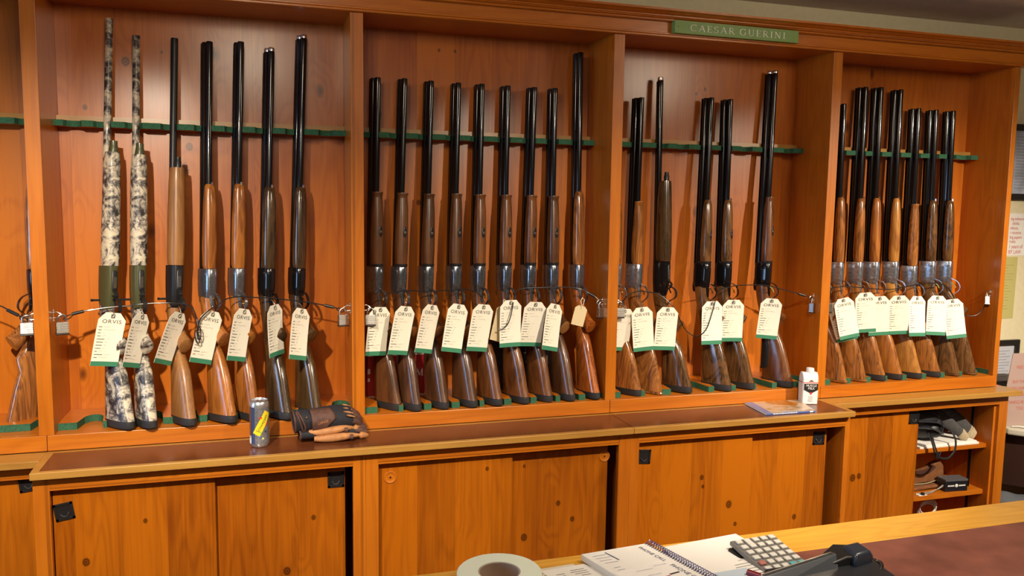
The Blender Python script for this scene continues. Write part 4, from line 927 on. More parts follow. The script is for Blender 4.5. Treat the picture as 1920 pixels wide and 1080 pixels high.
# ---------------------------------------------------------------- work gloves (a pair lying on top of one another)
M_navy = mat('navy_knit', (0.010, 0.011, 0.018), .8, noise=(220, .3), bump=.3)
M_leath = mat('brown_leather', (0.085, 0.036, 0.026), .7, noise=(70, .25), bump=.3)
M_tan = mat('tan_goatskin', (0.40, 0.175, 0.060), .65, noise=(60, .2), bump=.3)
def ell(c, ry, rz, n=16, tilt=0, p=2.4):
    o = []
    for k in range(n):
        a = 2*math.pi*k/n; y, z = ry*math.copysign(abs(math.cos(a))**(2/p), math.cos(a)), rz*math.copysign(abs(math.sin(a))**(2/p), math.sin(a))
        o.append((c[0]-z*tilt, c[1]+y, c[2]+z))
    return o
def glove(loc, rz, s, top, label):
    t = empty('work_glove', loc, (R(22) if top else R(10), 0, rz), label=label, cat='glove', group='pair of work gloves on the ledge')
    t.scale = (s, s, s)
    # along +X: cuff at 0, fingertips curling down at .26; the back of the hand leans towards the viewer
    H = .036 if top else .018
    z0 = .020 if top else 0.0
    def bodyring(x, ry, rz_, zc, yc=0): return ell((x, yc, zc+z0), ry, rz_, 20, .10)
    MB().loft([bodyring(-.002, .030, H*.90, H*.95), bodyring(.0, .034, H*.98, H), bodyring(.020, .035, H, H), bodyring(.045, .036, H*.98, H)], True, True).build('cuff', M_navy, t, smooth=True)
    MB().loft([bodyring(.0455, .0345, H*.95, H), bodyring(.085, .040, H*.98, H*1.02), bodyring(.125, .044, H, H*1.05), bodyring(.160, .045, H*.98, H*1.02), bodyring(.185, .043, H*.9, H*.98)], True, True).build('hand_back', M_navy, t, smooth=True)
    # trim rim at the cuff opening
    tr = [Vector(p)+Vector((-.001, 0, 0)) for p in bodyring(-.001, .0335, H*.97, H)]
    MB().tube(tr+[tr[0]], .0028, 6).build('cuff_trim', M_leath, t, smooth=True)
    if top:
        # opening of the cuff as a V-shaped brown binding, strap patch with stitched name
        def onfront(x, v):  # point on the front/top face: v from 0 (front low) to 1 (top)
            a = R(180+18-v*112); ry, rz_ = .0375+(x-.04)*.065, H*1.02
            y, z = ry*math.copysign(abs(math.cos(a))**(2/2.4), math.cos(a)), rz_*math.copysign(abs(math.sin(a))**(2/2.4), math.sin(a))
            n_ = Vector((0, y/ry, z/rz_)).normalized()*.0022
            return Vector((x-z*.10, y, H*1.02+z0+z))+n_
        P = MB(); cols = 10; rows = 8
        outline = lambda v: (.050, .115+.012*math.sin(v*3.1) if v > .35 else .085+.085*v)
        for i in range(rows+1):
            v = i/rows*1.05-.05; a, b = outline(v)
            for j in range(cols+1): P.v.append(tuple(onfront(a+(b-a)*j/cols, v)))
        for i in range(rows):
            for j in range(cols):
                q = i*(cols+1)+j; P.f.append((q, q+1, q+cols+2, q+cols+1))
        pt = P.build('leather_patch', M_leath, t, smooth=True)
        sm = pt.modifiers.new('s', 'SOLIDIFY'); sm.thickness = .0022; sm.offset = 1
        tx = text_mesh('ORVIS', .0115, 1.1); 
        tx.v = [tuple(onfront(.064+x+.020, .30+z*14+(x)*3.0)+Vector((0, -.0028, .0006))) for x, y, z in tx.v]
        tx.build('stitched_name', M_tan, pt)
        vb = [onfront(.006, .95), onfront(.010, .6), onfront(.018, .15), onfront(.022, -.02), onfront(.028, .15), onfront(.020, .55), onfront(.010, .98)]
        MB().tube(smooth_path([tuple(p+Vector((0, -.001, 0))) for p in vb]), .0030, 6).build('vent_binding', M_leath, t, smooth=True)
        MB().lathe([(.0045, 0), (.004, -.002), (.0005, -.0024)], tuple(onfront(.034, .62)), 12, 'Y').build('snap', M_steel, t, smooth=True)
    # fingers: four curling over the far end
    for f in range(4):
        yy = -.030+f*.020
        L = (.078, .088, .086, .070)[f]
        ang = 0; p = Vector((.172, yy, H*1.05+z0+(.010 if f in (1, 2) else .004))); path = [tuple(p)]; rs = [.0125]
        for k in range(7):
            ang -= R((6, 14, 18, 20, 20, 16, 8)[k]); p = p+Vector((math.cos(ang), 0, math.sin(ang)))*L/7
            if p.z < .0105: p.z = .0105
            path.append(tuple(p)); rs.append(.0130-.0006*k)
        rs[-1] = .0055
        MB().tube(path, .011, 12, rs).build('finger', M_leath, t, smooth=True)
        q = [(.150+.006*abs(f-1.5), yy-.008, H*2.0+z0-.001), (.168, yy-.0095, H*1.92+z0-.001), (.186, yy-.010, H*1.72+z0)]
        if top: MB().tube(q, .0032, 8, [.001, .0036, .0018]).build('finger_gusset', M_tan, t, smooth=True)
    # thumb and palm edge in tan leather along the front
    th = [(.040, -.036, z0+H*.42), (.075, -.043, z0+H*.45), (.110, -.049, z0+H*.62), (.145, -.052, z0+H*.80), (.175, -.052, z0+H*.78), (.200, -.048, z0+H*.50), (.212, -.044, z0+H*.32)]
    MB().tube(smooth_path(th), .010, 12, None).xf(Matrix.Identity(4)) if False else None
    sp = smooth_path(th); n_ = len(sp)
    MB().tube(sp, .01, 12, [.0045+.0085*math.sin(math.pi*min(1, (k+2)/(n_*.75)))**.8 if k < n_*.72 else .0115-.006*(k/n_-.72)/.28 for k in range(n_)]).build('thumb', M_tan, t, smooth=True)
    MB().loft([ell((.045, -.020, z0+.008), .018, .006), ell((.10, -.022, z0+.009), .026, .0085), ell((.16, -.022, z0+.010), .028, .0095), ell((.205, -.016, z0+.010), .020, .008)], True, True).build('palm', M_tan, t, smooth=True)
    MB().tube([(.150, -.0625, z0+H*.82), (.160, -.0635, z0+H*.84)], .0085, 10).build('knuckle_patch', M_leath, t, smooth=True)
    return t
glove((.748, -.078, LT+.012), R(6), 1.0, False, 'lower tan and navy work glove, its mate lying on top of it')
glove((.728, -.062, LT+.014), R(9), 1.0, True, 'upper navy work glove with a brown leather patch, lying on its mate')

# ---------------------------------------------------------------- white carton bottle and magazine
def carton():
    t = empty('drink_carton', (2.722, -.048, LT), (0, 0, R(-16)), 'white drink carton with a screw cap and black label on the ledge', 'carton')
    w2, d2 = .031, .024
    P = [(w2*.92, -d2), (w2, -d2*.8), (w2, d2*.8), (w2*.92, d2), (-w2*.92, d2), (-w2, d2*.8), (-w2, -d2*.8), (-w2*.92, -d2)]
    rg = lambda s, z, sx=1, sy=1: [(x*s*sx, y*s*sy, z) for x, y in P]
    Mw = mat('carton_white', (.80, .80, .79), .35)
    MB().loft([rg(.97, 0), rg(1, .003), rg(1.02, .05), rg(1, .104), rg(.98, .116, 1.02, .8), rg(.9, .126, 1.1, .45)]).build('carton_body', Mw, t, bevel=.0015)
    MB().lathe([(.0155, .120), (.0155, .134), (.0150, .138)], (.004, 0, 0), 20, 'Z', False, False).build('neck', Mw, t, smooth=True)
    MB().lathe([(.0145, .126), (.0150, .129), (.0150, .140), (.0135, .1425), (.0001, .1425)], (.004, 0, 0), 24, 'Z').build('screw_cap', Mw, t, smooth=True)
    y = -d2*1.02-.0012
    MB().box(-w2, w2, y, y+.001, .086, .0885).box(-w2*1.02-.0002, -w2*1.02+.0006, -d2*.8, d2*.8, .086, .0885).build('red_stripe', mat('carton_red', (.6, .03, .02), .4), t)
    MB().prism([(-w2*.86, .083), (w2*.93, .083), (w2*.93, .058), (.002, .044), (-w2*.86, .058)], y, y+.001).build('black_label', mat('carton_black', (.02, .02, .022), .4), t)
    for s, z, sz in (('MUSCLE', .0715, .0125), ('MILK', .0600, .0135)):
        tx = text_mesh(s, sz, .95, 0, 'CENTER', .96); tx.v = [(x+.002, y-.0006+0*yy, zz+z) for x, yy, zz in tx.v]; tx.build('lettering', M_white, t)
    MB().prism([(-.005, .048), (.009, .048), (.002, .038)], y-.0004, y+.001).build('red_shield', mat('carton_red2', (.6, .05, .04), .4), t)
    MB().prism([(-.009, .092), (.012, .092), (.006, .096), (.002, .0985), (-.003, .096)], y, y+.001).build('mountain_mark', mat('carton_brown', (.15, .05, .03), .4), t)
    q = random.Random(5); m = MB()
    for z in (.030, .024, .018, .012): m.box(-.008, .014-q.uniform(0, .006), y, y+.001, z, z+.0025)
    m.build('small_print', mat('carton_grey', (.50, .45, .42), .5), t)
carton()
def magazine():
    t = empty('magazine', (2.548, -.092, LT), (0, 0, R(-1.5)), 'glossy magazine with glove and sand-coloured cover on the ledge', 'magazine')
    outl = [(-.105, -.088), (.110, -.088), (.150, .080), (-.090, .084)]
    MB().prism(outl, .0005, .0062, 'Z').build('page_block', M_white, t)
    m, n, L, b = nt('magazine_cover')
    tc = n.new('ShaderNodeTexCoord'); mp = n.new('ShaderNodeMapping'); mp.inputs['Scale'].default_value = (9, 16, 1); mp.inputs['Location'].default_value = (.3, .6, 0); L.new(tc.outputs['Object'], mp.inputs[0])
    ns = n.new('ShaderNodeTexNoise'); ns.inputs['Scale'].default_value = 1; ns.inputs['Detail'].default_value = 4; ns.inputs['Distortion'].default_value = 1.2; L.new(mp.outputs[0], ns.inputs['Vector'])
    r = n.new('ShaderNodeValToRGB'); e = r.color_ramp; e.elements[0].position = .3; e.elements[0].color = (.16, .08, .04, 1); e.elements[1].position = .68; e.elements[1].color = (.62, .55, .5, 1)
    for p, c in ((.42, (.45, .3, .17)), (.52, (.55, .42, .3)), (.58, (.4, .38, .45))): k = e.elements.new(p); k.color = (*c, 1)
    L.new(ns.outputs['Fac'], r.inputs[0]); L.new(r.outputs[0], b.inputs['Base Color']); b.inputs['Roughness'].default_value = .2
    MB().prism(outl, .0063, .0069, 'Z').build('cover', m, t)
    MB().quad((-.105, -.0883, .0005), (.110, -.0883, .0005), (.110, -.0883, .0068), (-.105, -.0883, .0068)).build('spine', mat('spine_blue', (.06, .12, .36), .3), t)
    MB().prism([(-.104, -.084), (-.078, -.084), (-.058, .083), (-.089, .083)], .0070, .0072, 'Z').build('cover_band', mat('band_blue', (.16, .20, .42), .3), t)
    hx, hy = .045, .035
    g = [(hx-.055, hy+.035), (hx-.040, hy+.045), (hx-.005, hy+.046), (hx+.035, hy+.048), (hx+.055, hy+.040), (hx+.050, hy+.026), (hx+.070, hy+.010), (hx+.060, hy-.006), (hx+.055, hy-.028), (hx+.035, hy-.040), (hx+.015, hy-.036), (hx-.01, hy-.025), (hx-.04, hy+.005)]
    MB().prism(g, .0070, .0073, 'Z').build('cover_picture', mat('cover_orange', (.42, .16, .03), .3, noise=(60, .4)), t)
    MB().box(.085, .100, -.0886, -.0884, .0012, .0062).build('spine_mark', M_white, t)
    m = MB(); x = -.075; q = random.Random(2)
    while x < .03:
        w_ = q.uniform(.004, .010); m.box(x, x+w_, -.0886, -.0884, .0022, .0052); x += w_+.0022
    m.build('spine_print', M_white, t)
magazine()
# ---------------------------------------------------------------- service counter in the foreground
CZ = 0.92
t = empty('service_counter', (0, 0, 0), label='service counter in the foreground with oak border and worn brown top', cat='counter')
YC = -1.245
MB().box(-1.6, 4.6, YC-.108, YC, CZ-.032, CZ).build('oak_border', W_oak, t, bevel=.002)
MB().box(-1.6, 4.6, YC-.80, YC-.1085, CZ-.032, CZ-.0006).build('counter_top', M_lino2, t)
MB().box(-1.55, 4.55, YC-.76, YC-.03, 0, CZ-.0325).build('counter_base', W_horz, t)
Tp = CZ+.0004
# roll of label tape lying on its side
t = empty('tape_roll', (1.054, -1.338, Tp), label='pale green-white roll of tape lying flat at the bottom edge of the photo', cat='tape roll')
mr = mat('roll_paper', (.74, .82, .70), .6)
MB().lathe([(.040, 0), (.078, 0), (.080, .002), (.080, .030), (.078, .032), (.040, .032), (.040, 0)], n=48).build('tape', mr, t, smooth=True)
MB().lathe([(.037, .002), (.0398, .002), (.0398, .031), (.037, .031), (.037, .002)], n=40).build('cardboard_core', mat('core', (.35, .27, .22), .8), t, smooth=True)
# loose sheets
def sheet(name, label, quad, z, m=M_white, h=.0012, cat='paper', lines=None, group=None):
    cx = sum(p[0] for p in quad)/4; cy = sum(p[1] for p in quad)/4
    t = empty(name, (cx, cy, z), label=label, cat=cat, group=group)
    MB().prism([(p[0]-cx, p[1]-cy) for p in quad], 0, h, 'Z').build('sheet', m, t)
    if lines:
        q = random.Random(4); d = MB(); (ax, ay), (bx, by) = quad[3], quad[2]; ux, uy = bx-ax, by-ay; l = math.hypot(ux, uy); ux /= l; uy /= l
        for (u, v, wd) in lines:
            px_, py_ = quad[3][0]-cx+ux*u+uy*v, quad[3][1]-cy+uy*u-ux*v
            d.quad((px_, py_, h+.0002), (px_+ux*wd, py_+uy*wd, h+.0002), (px_+ux*wd+uy*.002, py_+uy*wd-ux*.002, h+.0002), (px_+uy*.002, py_-ux*.002, h+.0002))
        d.build('printed_lines', M_logo, t)
    return t
M_paper2 = mat('ivory_paper', (.66, .61, .50), .7)
sheet('paper_sheet', 'ivory printed sheet between the tape roll and the message book', [(1.075, -1.44), (1.250, -1.44), (1.225, -1.283), (1.085, -1.292)], Tp, M_paper2, .001, lines=[(.06, .012, .03), (.06, .020, .022), (.065, .030, .03)])
sheet('paper_sheet', 'folded grey paper showing behind the tape roll', [(1.02, -1.30), (1.10, -1.31), (1.10, -1.262), (1.03, -1.256)], Tp, M_white, .002)
sheet('paper_sheet', 'white printed sheet tucked under the left side of the message book', [(1.190, -1.46), (1.330, -1.46), (1.245, -1.292), (1.150, -1.300)], Tp+.0012, M_white, .0012, lines=[(.022, .025, .018), (.022, .034, .016), (.024, .045, .018), (.055, .018, .030), (.052, .026, .036), (.058, .034, .030), (.068, .043, .02)])
# white stack of sheets right of the message book
sheet('paper_stack', 'stack of white letter paper between the message book and the calculator', [(1.405, -1.56), (1.640, -1.54), (1.612, -1.262), (1.425, -1.282)], Tp, M_white, .012, cat='paper stack',
      lines=[(.105, .11, .012), (.085, .125, .075), (.08, .135, .085), (.085, .147, .05), (.075, .158, .08), (.07, .17, .06)])
# telephone message book
t = empty('message_book', (1.318, -1.268, Tp+.0025), (0, 0, R(-1)), 'spiral-bound phone message book lying open beside the paper stack', 'message book')
H = .013
out_ = [(-.073, -.007), (.073, .008), (.108, -.30), (-.028, -.30)]
MB().prism([(-.073, -.010), (.078, .006), (.158, -.28), (.010, -.30)], 0, H, 'Z').build('pages', M_white, t)
def P2(u, v, z=H+.0004):  # u 0..1 across, v 0..1 down the page
    a = Vector((-.073, -.010, 0)).lerp(Vector((.078, .006, 0)), u); b = Vector((.010, -.30, 0)).lerp(Vector((.158, -.28, 0)), u)
    p = a.lerp(b, v); return (p.x, p.y, z)
MB().quad(P2(.02, .33), P2(.86, .26), P2(.86, .62), P2(.02, .66)).build('message_slip', mat('slip_white', (.84, .83, .81), .5), t)
def text_on(s, size, u0, v0, u1, v1, m, nm, par, sxx=1.0):
    """text laid from page point 0 to page point 1"""
    tx = text_mesh(s, size, sxx, 0, 'LEFT'); a, b = Vector(P2(u0, v0, 0)), Vector(P2(u1, v1, 0)); d = (b-a).normalized(); nrm = Vector((-d.y, d.x, 0))
    wid = max(x for x, y, z in tx.v); k = (b-a).length/wid
    tx.v = [tuple(a+d*x*k+nrm*z*k+Vector((0, 0, H+.0010))) for x, y, z in tx.v]; return tx.build(nm, m, par)
M_tx = mat('blue_grey_ink', (.10, .12, .20), .6)
text_on('PHONE CALL', .01, .80, .045, .82, .30, M_tx, 'lettering', t)
text_on('PHONE CALL', .01, .80, .36, .82, .66, M_tx, 'lettering', t)
m = MB(); 
for (u, v, du) in ((.08, .06, .2), (.08, .10, .22), (.08, .14, .18), (.1, .18, .2), (.3, .36, .25), (.6, .33, .2), (.35, .44, .2), (.12, .26, .1), (.12, .30, .1)):
    m.quad(P2(u, v, H+.0007), P2(u+du, v, H+.0007), P2(u+du, v+.006, H+.0007), P2(u, v+.006, H+.0007))
m.build('ruled_lines', mat('pale_ink', (.45, .47, .55), .6), t)
MB().quad(P2(.30, .035, H+.0007), P2(.32, .035, H+.0007), P2(.34, .17, H+.0007), P2(.32, .17, H+.0007)).build('heavy_rule', M_tx, t)
MB().quad(P2(.62, .47, H+.0008), P2(.78, .46, H+.0008), P2(.78, .475, H+.0008), P2(.62, .485, H+.0008)).build('bold_line', M_ink, t)
MB().quad(P2(.40, .495, H+.0008), P2(.60, .485, H+.0008), P2(.60, .50, H+.0008), P2(.40, .51, H+.0008)).build('red_line', mat('red_ink', (.55, .08, .06), .6), t)
M_sp = mat('spiral_violet', (.07, .06, .22), .35, coat=.3)
sp = []
a, b = Vector(P2(1.045, .0, 0)), Vector(P2(1.045, 1.0, 0)); n_ = 44
d = (b-a).normalized(); nr = Vector((-d.y, d.x, 0))
for k in range(n_*8+1):
    an = 2*math.pi*k/8; p = a.lerp(b, k/(n_*8)); sp.append(tuple(p+nr*math.cos(an)*.0095+Vector((0, 0, H*.75+math.sin(an)*.0095))))
MB().tube(sp, .0012, 5).build('spiral_binding', M_sp, t, smooth=True)
m = MB()
for k in range(n_):
    p = a.lerp(b, (k+.3)/n_)-nr*.0; q0 = p+nr*.0; m.tube([tuple(p-nr*.012+Vector((0, 0, H+.0006))), tuple(p-nr*.003+Vector((0, 0, H+.0040)))], .0010, 4)
m.build('binding_teeth', M_ink, t)
# pale blue slip
sheet('paper_slip', 'pale blue slip of paper in front of the white stack', [(1.452, -1.52), (1.560, -1.52), (1.535, -1.418), (1.462, -1.422)], Tp+.014, mat('pale_blue', (.50, .60, .72), .6), .001)
# red marker
t = empty('marker_pen', (1.536, -1.468, Tp+.0185), (0, 0, R(-60)), 'short dark red pen cap beside the calculator', 'pen')
MB().lathe([(.002, -.03), (.0065, -.028), (.0065, .026), (.003, .028)], n=14, ax='X', cap0=True, cap1=True).build('barrel', mat('pen_red', (.20, .008, .02), .3), t, smooth=True)

# desk calculator
t = empty('calculator', (1.612, -1.378, Tp), (0, 0, R(4)), 'silver desk calculator with pale keys and two turquoise keys', 'calculator')
tilt = Matrix.Translation((0, 0, .012)) @ Matrix.Rotation(R(9), 4, 'X')
M_cal = mat('calc_silver', (.24, .228, .215), .38, .35); M_key = mat('key_white', (.66, .65, .61), .4)
b_ = MB().box(-.055, .055, -.085, .055, 0, .010).xf(tilt).build('case', M_cal, t, bevel=.003)
MB().box(-.058, .050, -.080, .048, -.012, -.001).xf(tilt).xf(Matrix.Translation((-.004, 0, .0))).build('base', M_plas, t, bevel=.003)
for r_ in range(6):
    for c_ in range(5):
        if r_ == 1 and c_ == 1: continue
        x, y = -.041+c_*.0205, .042-r_*.0190
        hgt = .0058
        y1 = y-.019 if (r_ == 0 and c_ == 1) else y
        mk = M_key; lab = None
        if r_ == 4 and c_ == 0: mk = mat('key_rose', (.45, .16, .13), .4); lab = 'dull red key'
        if r_ == 5 and c_ in (3, 4): mk = mat('key_turquoise', (.10, .42, .48), .4); lab = 'turquoise key'
        MB().box(x-.0070, x+.0070, y1-hgt, y+hgt, .0102, .0148).xf(tilt).build('key', mk, b_, bevel=.0012, label=lab)

# desk telephone, lying in front of the calculator: screen housing, handset and coiled cord
t = empty('telephone', (1.66, -1.50, Tp), label='black desk telephone with handset and coiled cord in the foreground', cat='telephone')
M_ph = mat('phone_plastic', (.022, .024, .030), .32, coat=.2)
def L3(p): return (p[0]-1.66, p[1]+1.50, p[2]-Tp)
body = MB()
body.loft([[L3(p) for p in ring_] for ring_ in (
    [(1.56, -1.56, Tp), (1.80, -1.56, Tp), (1.80, -1.44, Tp), (1.56, -1.44, Tp)], [(1.56, -1.56, Tp+.012), (1.80, -1.56, Tp+.012), (1.80, -1.44, Tp+.020), (1.56, -1.44, Tp+.020)])])
body.build('phone_base', M_ph, t, bevel=.004)
scr = MB().loft([[L3(p) for p in r_] for r_ in ([(1.535, -1.500, .926), (1.705, -1.482, .926), (1.705, -1.474, .926), (1.535, -1.492, .926)], [(1.530, -1.480, .945), (1.712, -1.460, .961), (1.712, -1.452, .961), (1.530, -1.472, .945)])])
scr.build('screen_housing', mat('phone_grey', (.075, .085, .10), .25, coat=.4), t, bevel=.002)
MB().tube([L3((1.531, -1.476, .947)), L3((1.62, -1.466, .955)), L3((1.700, -1.457, .9625)), L3((1.711, -1.457, .958))], .0022, 8).build('silver_rim', M_steel, t, smooth=True)
MB().loft([[L3(p) for p in r_] for r_ in (
    [(1.640, -1.472, .930), (1.650, -1.450, .930), (1.650, -1.450, .936), (1.640, -1.472, .936)],
    [(1.730, -1.470, .930), (1.735, -1.420, .930), (1.735, -1.420, .962), (1.730, -1.470, .956)],
    [(1.775, -1.470, .930), (1.778, -1.425, .930), (1.778, -1.425, .958), (1.775, -1.470, .952)])]).build('handset_cradle', M_plas, t, bevel=.003, smooth=True)
MB().loft([[L3(p) for p in r_] for r_ in (
    [(1.742, -1.480, .926), (1.792, -1.470, .926), (1.790, -1.430, .926), (1.745, -1.436, .926)],
    [(1.740, -1.482, .950), (1.794, -1.470, .950), (1.790, -1.428, .956), (1.743, -1.434, .956)],
    [(1.746, -1.476, .962), (1.788, -1.467, .962), (1.786, -1.432, .966), (1.748, -1.438, .966)])]).build('handset', mat('handset_blue_black', (.025, .035, .055), .3, coat=.3), t, bevel=.004, smooth=True)
cord = []
base_ = [(1.786, -1.500, .930), (1.802, -1.482, .934), (1.812, -1.462, .930), (1.806, -1.440, .928), (1.795, -1.450, .930)]
bp_ = smooth_path(base_, 24)
for k, p in enumerate(bp_):
    an = k*1.15; cord.append(L3((p[0]+math.cos(an)*.0055, p[1]+math.cos(an)*.002, p[2]+math.sin(an)*.0055)))
MB().tube(smooth_path(cord, 2), .0018, 6).build('coiled_cord', M_plas, t, smooth=True)

# ---------------------------------------------------------------- things in the open cabinet
S1, S2 = .608, .398
def lump(mb, c, r, seed, n=14, m=9, sq=(1, 1, 1), amp=.25):
    q = random.Random(seed); ph = [q.uniform(0, 6.28) for _ in range(8)]; rings = []
    for i in range(m+1):
        v = math.pi*i/m; ring_ = []
        for j in range(n):
            u = 2*math.pi*j/n
            k = 1+amp*(math.sin(2*u+ph[0]+v)*.4+math.sin(3*u+ph[1]-2*v)*.3+math.sin(5*u+4*v+ph[2])*.2+math.sin(4*v+ph[3])*.25)
            ring_.append((c[0]+r*sq[0]*k*math.sin(v)*math.cos(u), c[1]+r*sq[1]*k*math.sin(v)*math.sin(u), c[2]+r*sq[2]*k*math.cos(v)))
        rings.append(ring_)
    return mb.loft(rings[1:-1], True, True)
# stack of white papers on the upper shelf
t = empty('paper_stack', (3.50, .02, S1+.0003), label='white papers lying flat on the upper shelf of the open cabinet', cat='paper stack')
MB().box(-.16, .165, -.030, .15, 0, .008).box(-.14, .155, -.026, .14, .008, .015).build('papers', M_white, t, bevel=.001)
# black bag with a hanging strap
M_bag = mat('bag_nylon', (0.014, 0.015, 0.020), .5, noise=(30, .3), bump=.3)
t = empty('shoulder_bag', (3.40, .06, S1+.016), label='black bag heaped on the upper shelf with its strap hanging in a loop', cat='bag')
mb = MB(); lump(mb, (.0, .03, .092), .115, 3, sq=(1.05, .7, .75), amp=.25); lump(mb, (.055, -.01, .055), .06, 5, sq=(1.1, .8, .75), amp=.3)
mb.build('bag_body', M_bag, t, sub=1)
mb = MB()
for k, (a, b, c) in enumerate([((-.06, -.045, .10), (.02, -.06, .095), (.085, -.05, .07)), ((-.08, -.04, .075), (.0, -.065, .07), (.07, -.055, .040)), ((-.05, -.03, .135), (.02, -.045, .13), (.07, -.03, .11))]):
    mb.tube(smooth_path([a, b, c], 6), .010, 8, flat=(1.0, .35))
mb.build('bag_flap_folds', mat('bag_blue_black', (.025, .028, .036), .4), t, smooth=True)
loop = [(-.035, -.085, .060), (-.030, -.105, .015), (-.015, -.110, -.030), (.015, -.112, -.048), (.055, -.112, -.050), (.090, -.108, -.020), (.098, -.10, .025), (.085, -.085, .060), (.05, -.07, .085)]
MB().tube(smooth_path(loop, 6), .0048, 8, flat=(1, .5)).build('strap', M_plas, t, smooth=True)
MB().tube(smooth_path([(-.030, -.095, .055), (-.018, -.110, .0), (.0, -.112, -.040), (.02, -.105, -.02)], 6), .0042, 8, flat=(1, .5)).build('strap', M_plas, t, smooth=True)
MB().box(-.022, -.004, -.120, -.114, -.046, -.020).build('strap_buckle', M_plas, t, bevel=.002)
# two canvas gun sleeves / caps with tan bindings leaning out over the papers
M_char = mat('charcoal_canvas', (.060, .058, .060), .8, noise=(80, .2)); M_bei = mat('beige_binding', (.42, .34, .22), .8, noise=(90, .2))
def sleeve(x, y, z, label, kx, wd):
    t = empty('canvas_sleeve', (x, y, z), label=label, cat='canvas sleeve', group='canvas sleeves spilling over the black bag')
    pts = [(-.15*kx, .07, .118), (-.09*kx, .05, .116), (-.03*kx, .02, .090), (.02*kx, -.015, .055), (.045*kx, -.03, .030)]
    sp = smooth_path(pts, 5); rings = []
    for i, p in enumerate(sp):
        f = i/(len(sp)-1); a = R(-40); wv = wd*(1+.25*math.sin(f*5))
        u = Vector((math.cos(a)*.5, -.2, .8)).normalized(); v = Vector((.1, 1, .1)).normalized()
        rings.append([Vector(p)+u*math.cos(2*math.pi*k/14)*wv+v*math.sin(2*math.pi*k/14)*.010 for k in range(14)])
    MB().loft(rings).build('sleeve', M_char, t, smooth=True)
    e = Vector(sp[-1]); d = (Vector(sp[-1])-Vector(sp[-4])).normalized()
    r2 = [[p+d*o for p in rings[-1]] for o in (0, .010, .022, .036)]
    r2 = [[e+d*o+(q-e-d*o)*s for q in r] for r, o, s in zip(r2, (0, .010, .022, .036), (1.04, 1.08, 1.0, .85))]
    MB().loft(r2).build('beige_end', M_bei, t, smooth=True)
    return t
sleeve(3.535, .045, S1+.020, 'charcoal canvas sleeve with beige end nearest the black bag', 1.0, .028)
sleeve(3.612, .075, S1+.018, 'charcoal canvas sleeve with wide beige end at the right of the upper shelf', .95, .036)
# leather holster on the lower shelf
M_hol = mat('holster_leather', (.20, .080, .030), .55, noise=(40, .25), bump=.2)
t = empty('leather_case', (3.475, .07, S2+.0005), label='brown leather case with a flap on the lower shelf', cat='leather case')
prof_ = [(-.16, .020), (.07, .028), (.085, .050), (.080, .095), (.060, .118), (.030, .108), (-.01, .085), (-.06, .078), (-.16, .10)]
MB().prism(prof_, -.004, .028).build('case_body', M_hol, t, bevel=.004)
MB().prism([(-.16, .000), (.060, .008), (.075, .020), (-.16, .014)], -.030, .050).build('case_base', M_hol, t, bevel=.003)
MB().tube(smooth_path([(-.16, -.006, .030), (-.04, -.008, .022), (.03, -.008, .030), (.072, -.008, .045)], 5), .0022, 6).build('stitched_edge', M_bei, t, smooth=True)
MB().prism([(-.10, .080), (-.02, .088), (.02, .104), (.035, .092), (.0, .068), (-.06, .062)], -.008, -.0045).build('flap', mat('dark_leather', (.07, .03, .02), .5), t, bevel=.001)
# small black box with silver band and crest
t = empty('accessory_box', (3.560, -.005, S2+.0004), (0, 0, R(-6)), 'small black box with a silver winged crest on the lower shelf', 'box')
M_bb = mat('accessory_black', (.012, .013, .018), .35, coat=.2)
MB().box(-.056, .056, -.0, .055, 0, .054).build('box_body', M_bb, t, bevel=.001)
MB().box(-.0565, .0565, -.0006, .0556, .0465, .0545).build('box_lid_edge', mat('accessory_grey', (.10, .10, .11), .35), t)
m = MB().box(-.044, -.012, -.0012, -.0002, .0245, .0275).box(.012, .044, -.0012, -.0002, .0245, .0275)
for x0, x1 in ((-.044, -.012), (.012, .044)):
    x = x0
    while x < x1-.003: m.box(x, x+.003, -.0013, -.0002, .0230, .0290); x += .0048
m.lathe([(.0075, -.0002), (.0075, -.0012), (.0055, -.0018), (.0001, -.002)], (0, 0, .0265), 16, 'Y')
m.build('silver_crest', M_white, t)
# wire and earplug pot
t = empty('wire_coil', (3.455, .0, S2+.0005), label='thin pale wire bent into a loop on the lower shelf', cat='wire')
MB().tube(smooth_path([(-.10, .0, .002), (-.05, -.008, .006), (.0, -.004, .020), (.035, .004, .030), (.045, .010, .024), (.02, .012, .012), (-.03, .008, .006), (-.10, .012, .002)], 5), .0018, 6).build('wire', mat('wire_grey', (.35, .33, .30), .5), t, smooth=True)
t = empty('earplug', (3.372, -.005, S2+.0005), label='black knob-shaped plug on a scrap of paper at the door edge, lower shelf', cat='plug')
MB().box(-.02, .022, -.008, .015, 0, .0012).build('paper_scrap', M_white, t)
MB().lathe([(.008, .0012), (.009, .006), (.007, .011), (.0001, .012)], (.004, 0, 0), 14).build('plug', M_plas, t, smooth=True)
t = empty('cable_coil', (3.46, .03, .1085), label='white cable coil just visible at the bottom of the open cabinet', cat='cable')
q = []
for k in range(60):
    a = 2*math.pi*k/20; q.append((.045*math.cos(a), .012+.001*k/10*0, .215+.030*math.sin(a)-.0005*k))
MB().tube([(p[0], p[1]+.0045*i/20, p[2]) for i, p in enumerate(q)], .0028, 6).build('coil', M_white, t, smooth=True)
MB().tube(smooth_path([(.045, .012, .21), (.03, .02, .12), (0, .03, .05), (-.03, .03, .003)], 5), .0028, 6).build('cable_tail', M_white, t, smooth=True)
MB().box(-.05, .05, -.02, .05, 0, .16).build('adapter', M_plas, t, bevel=.004)

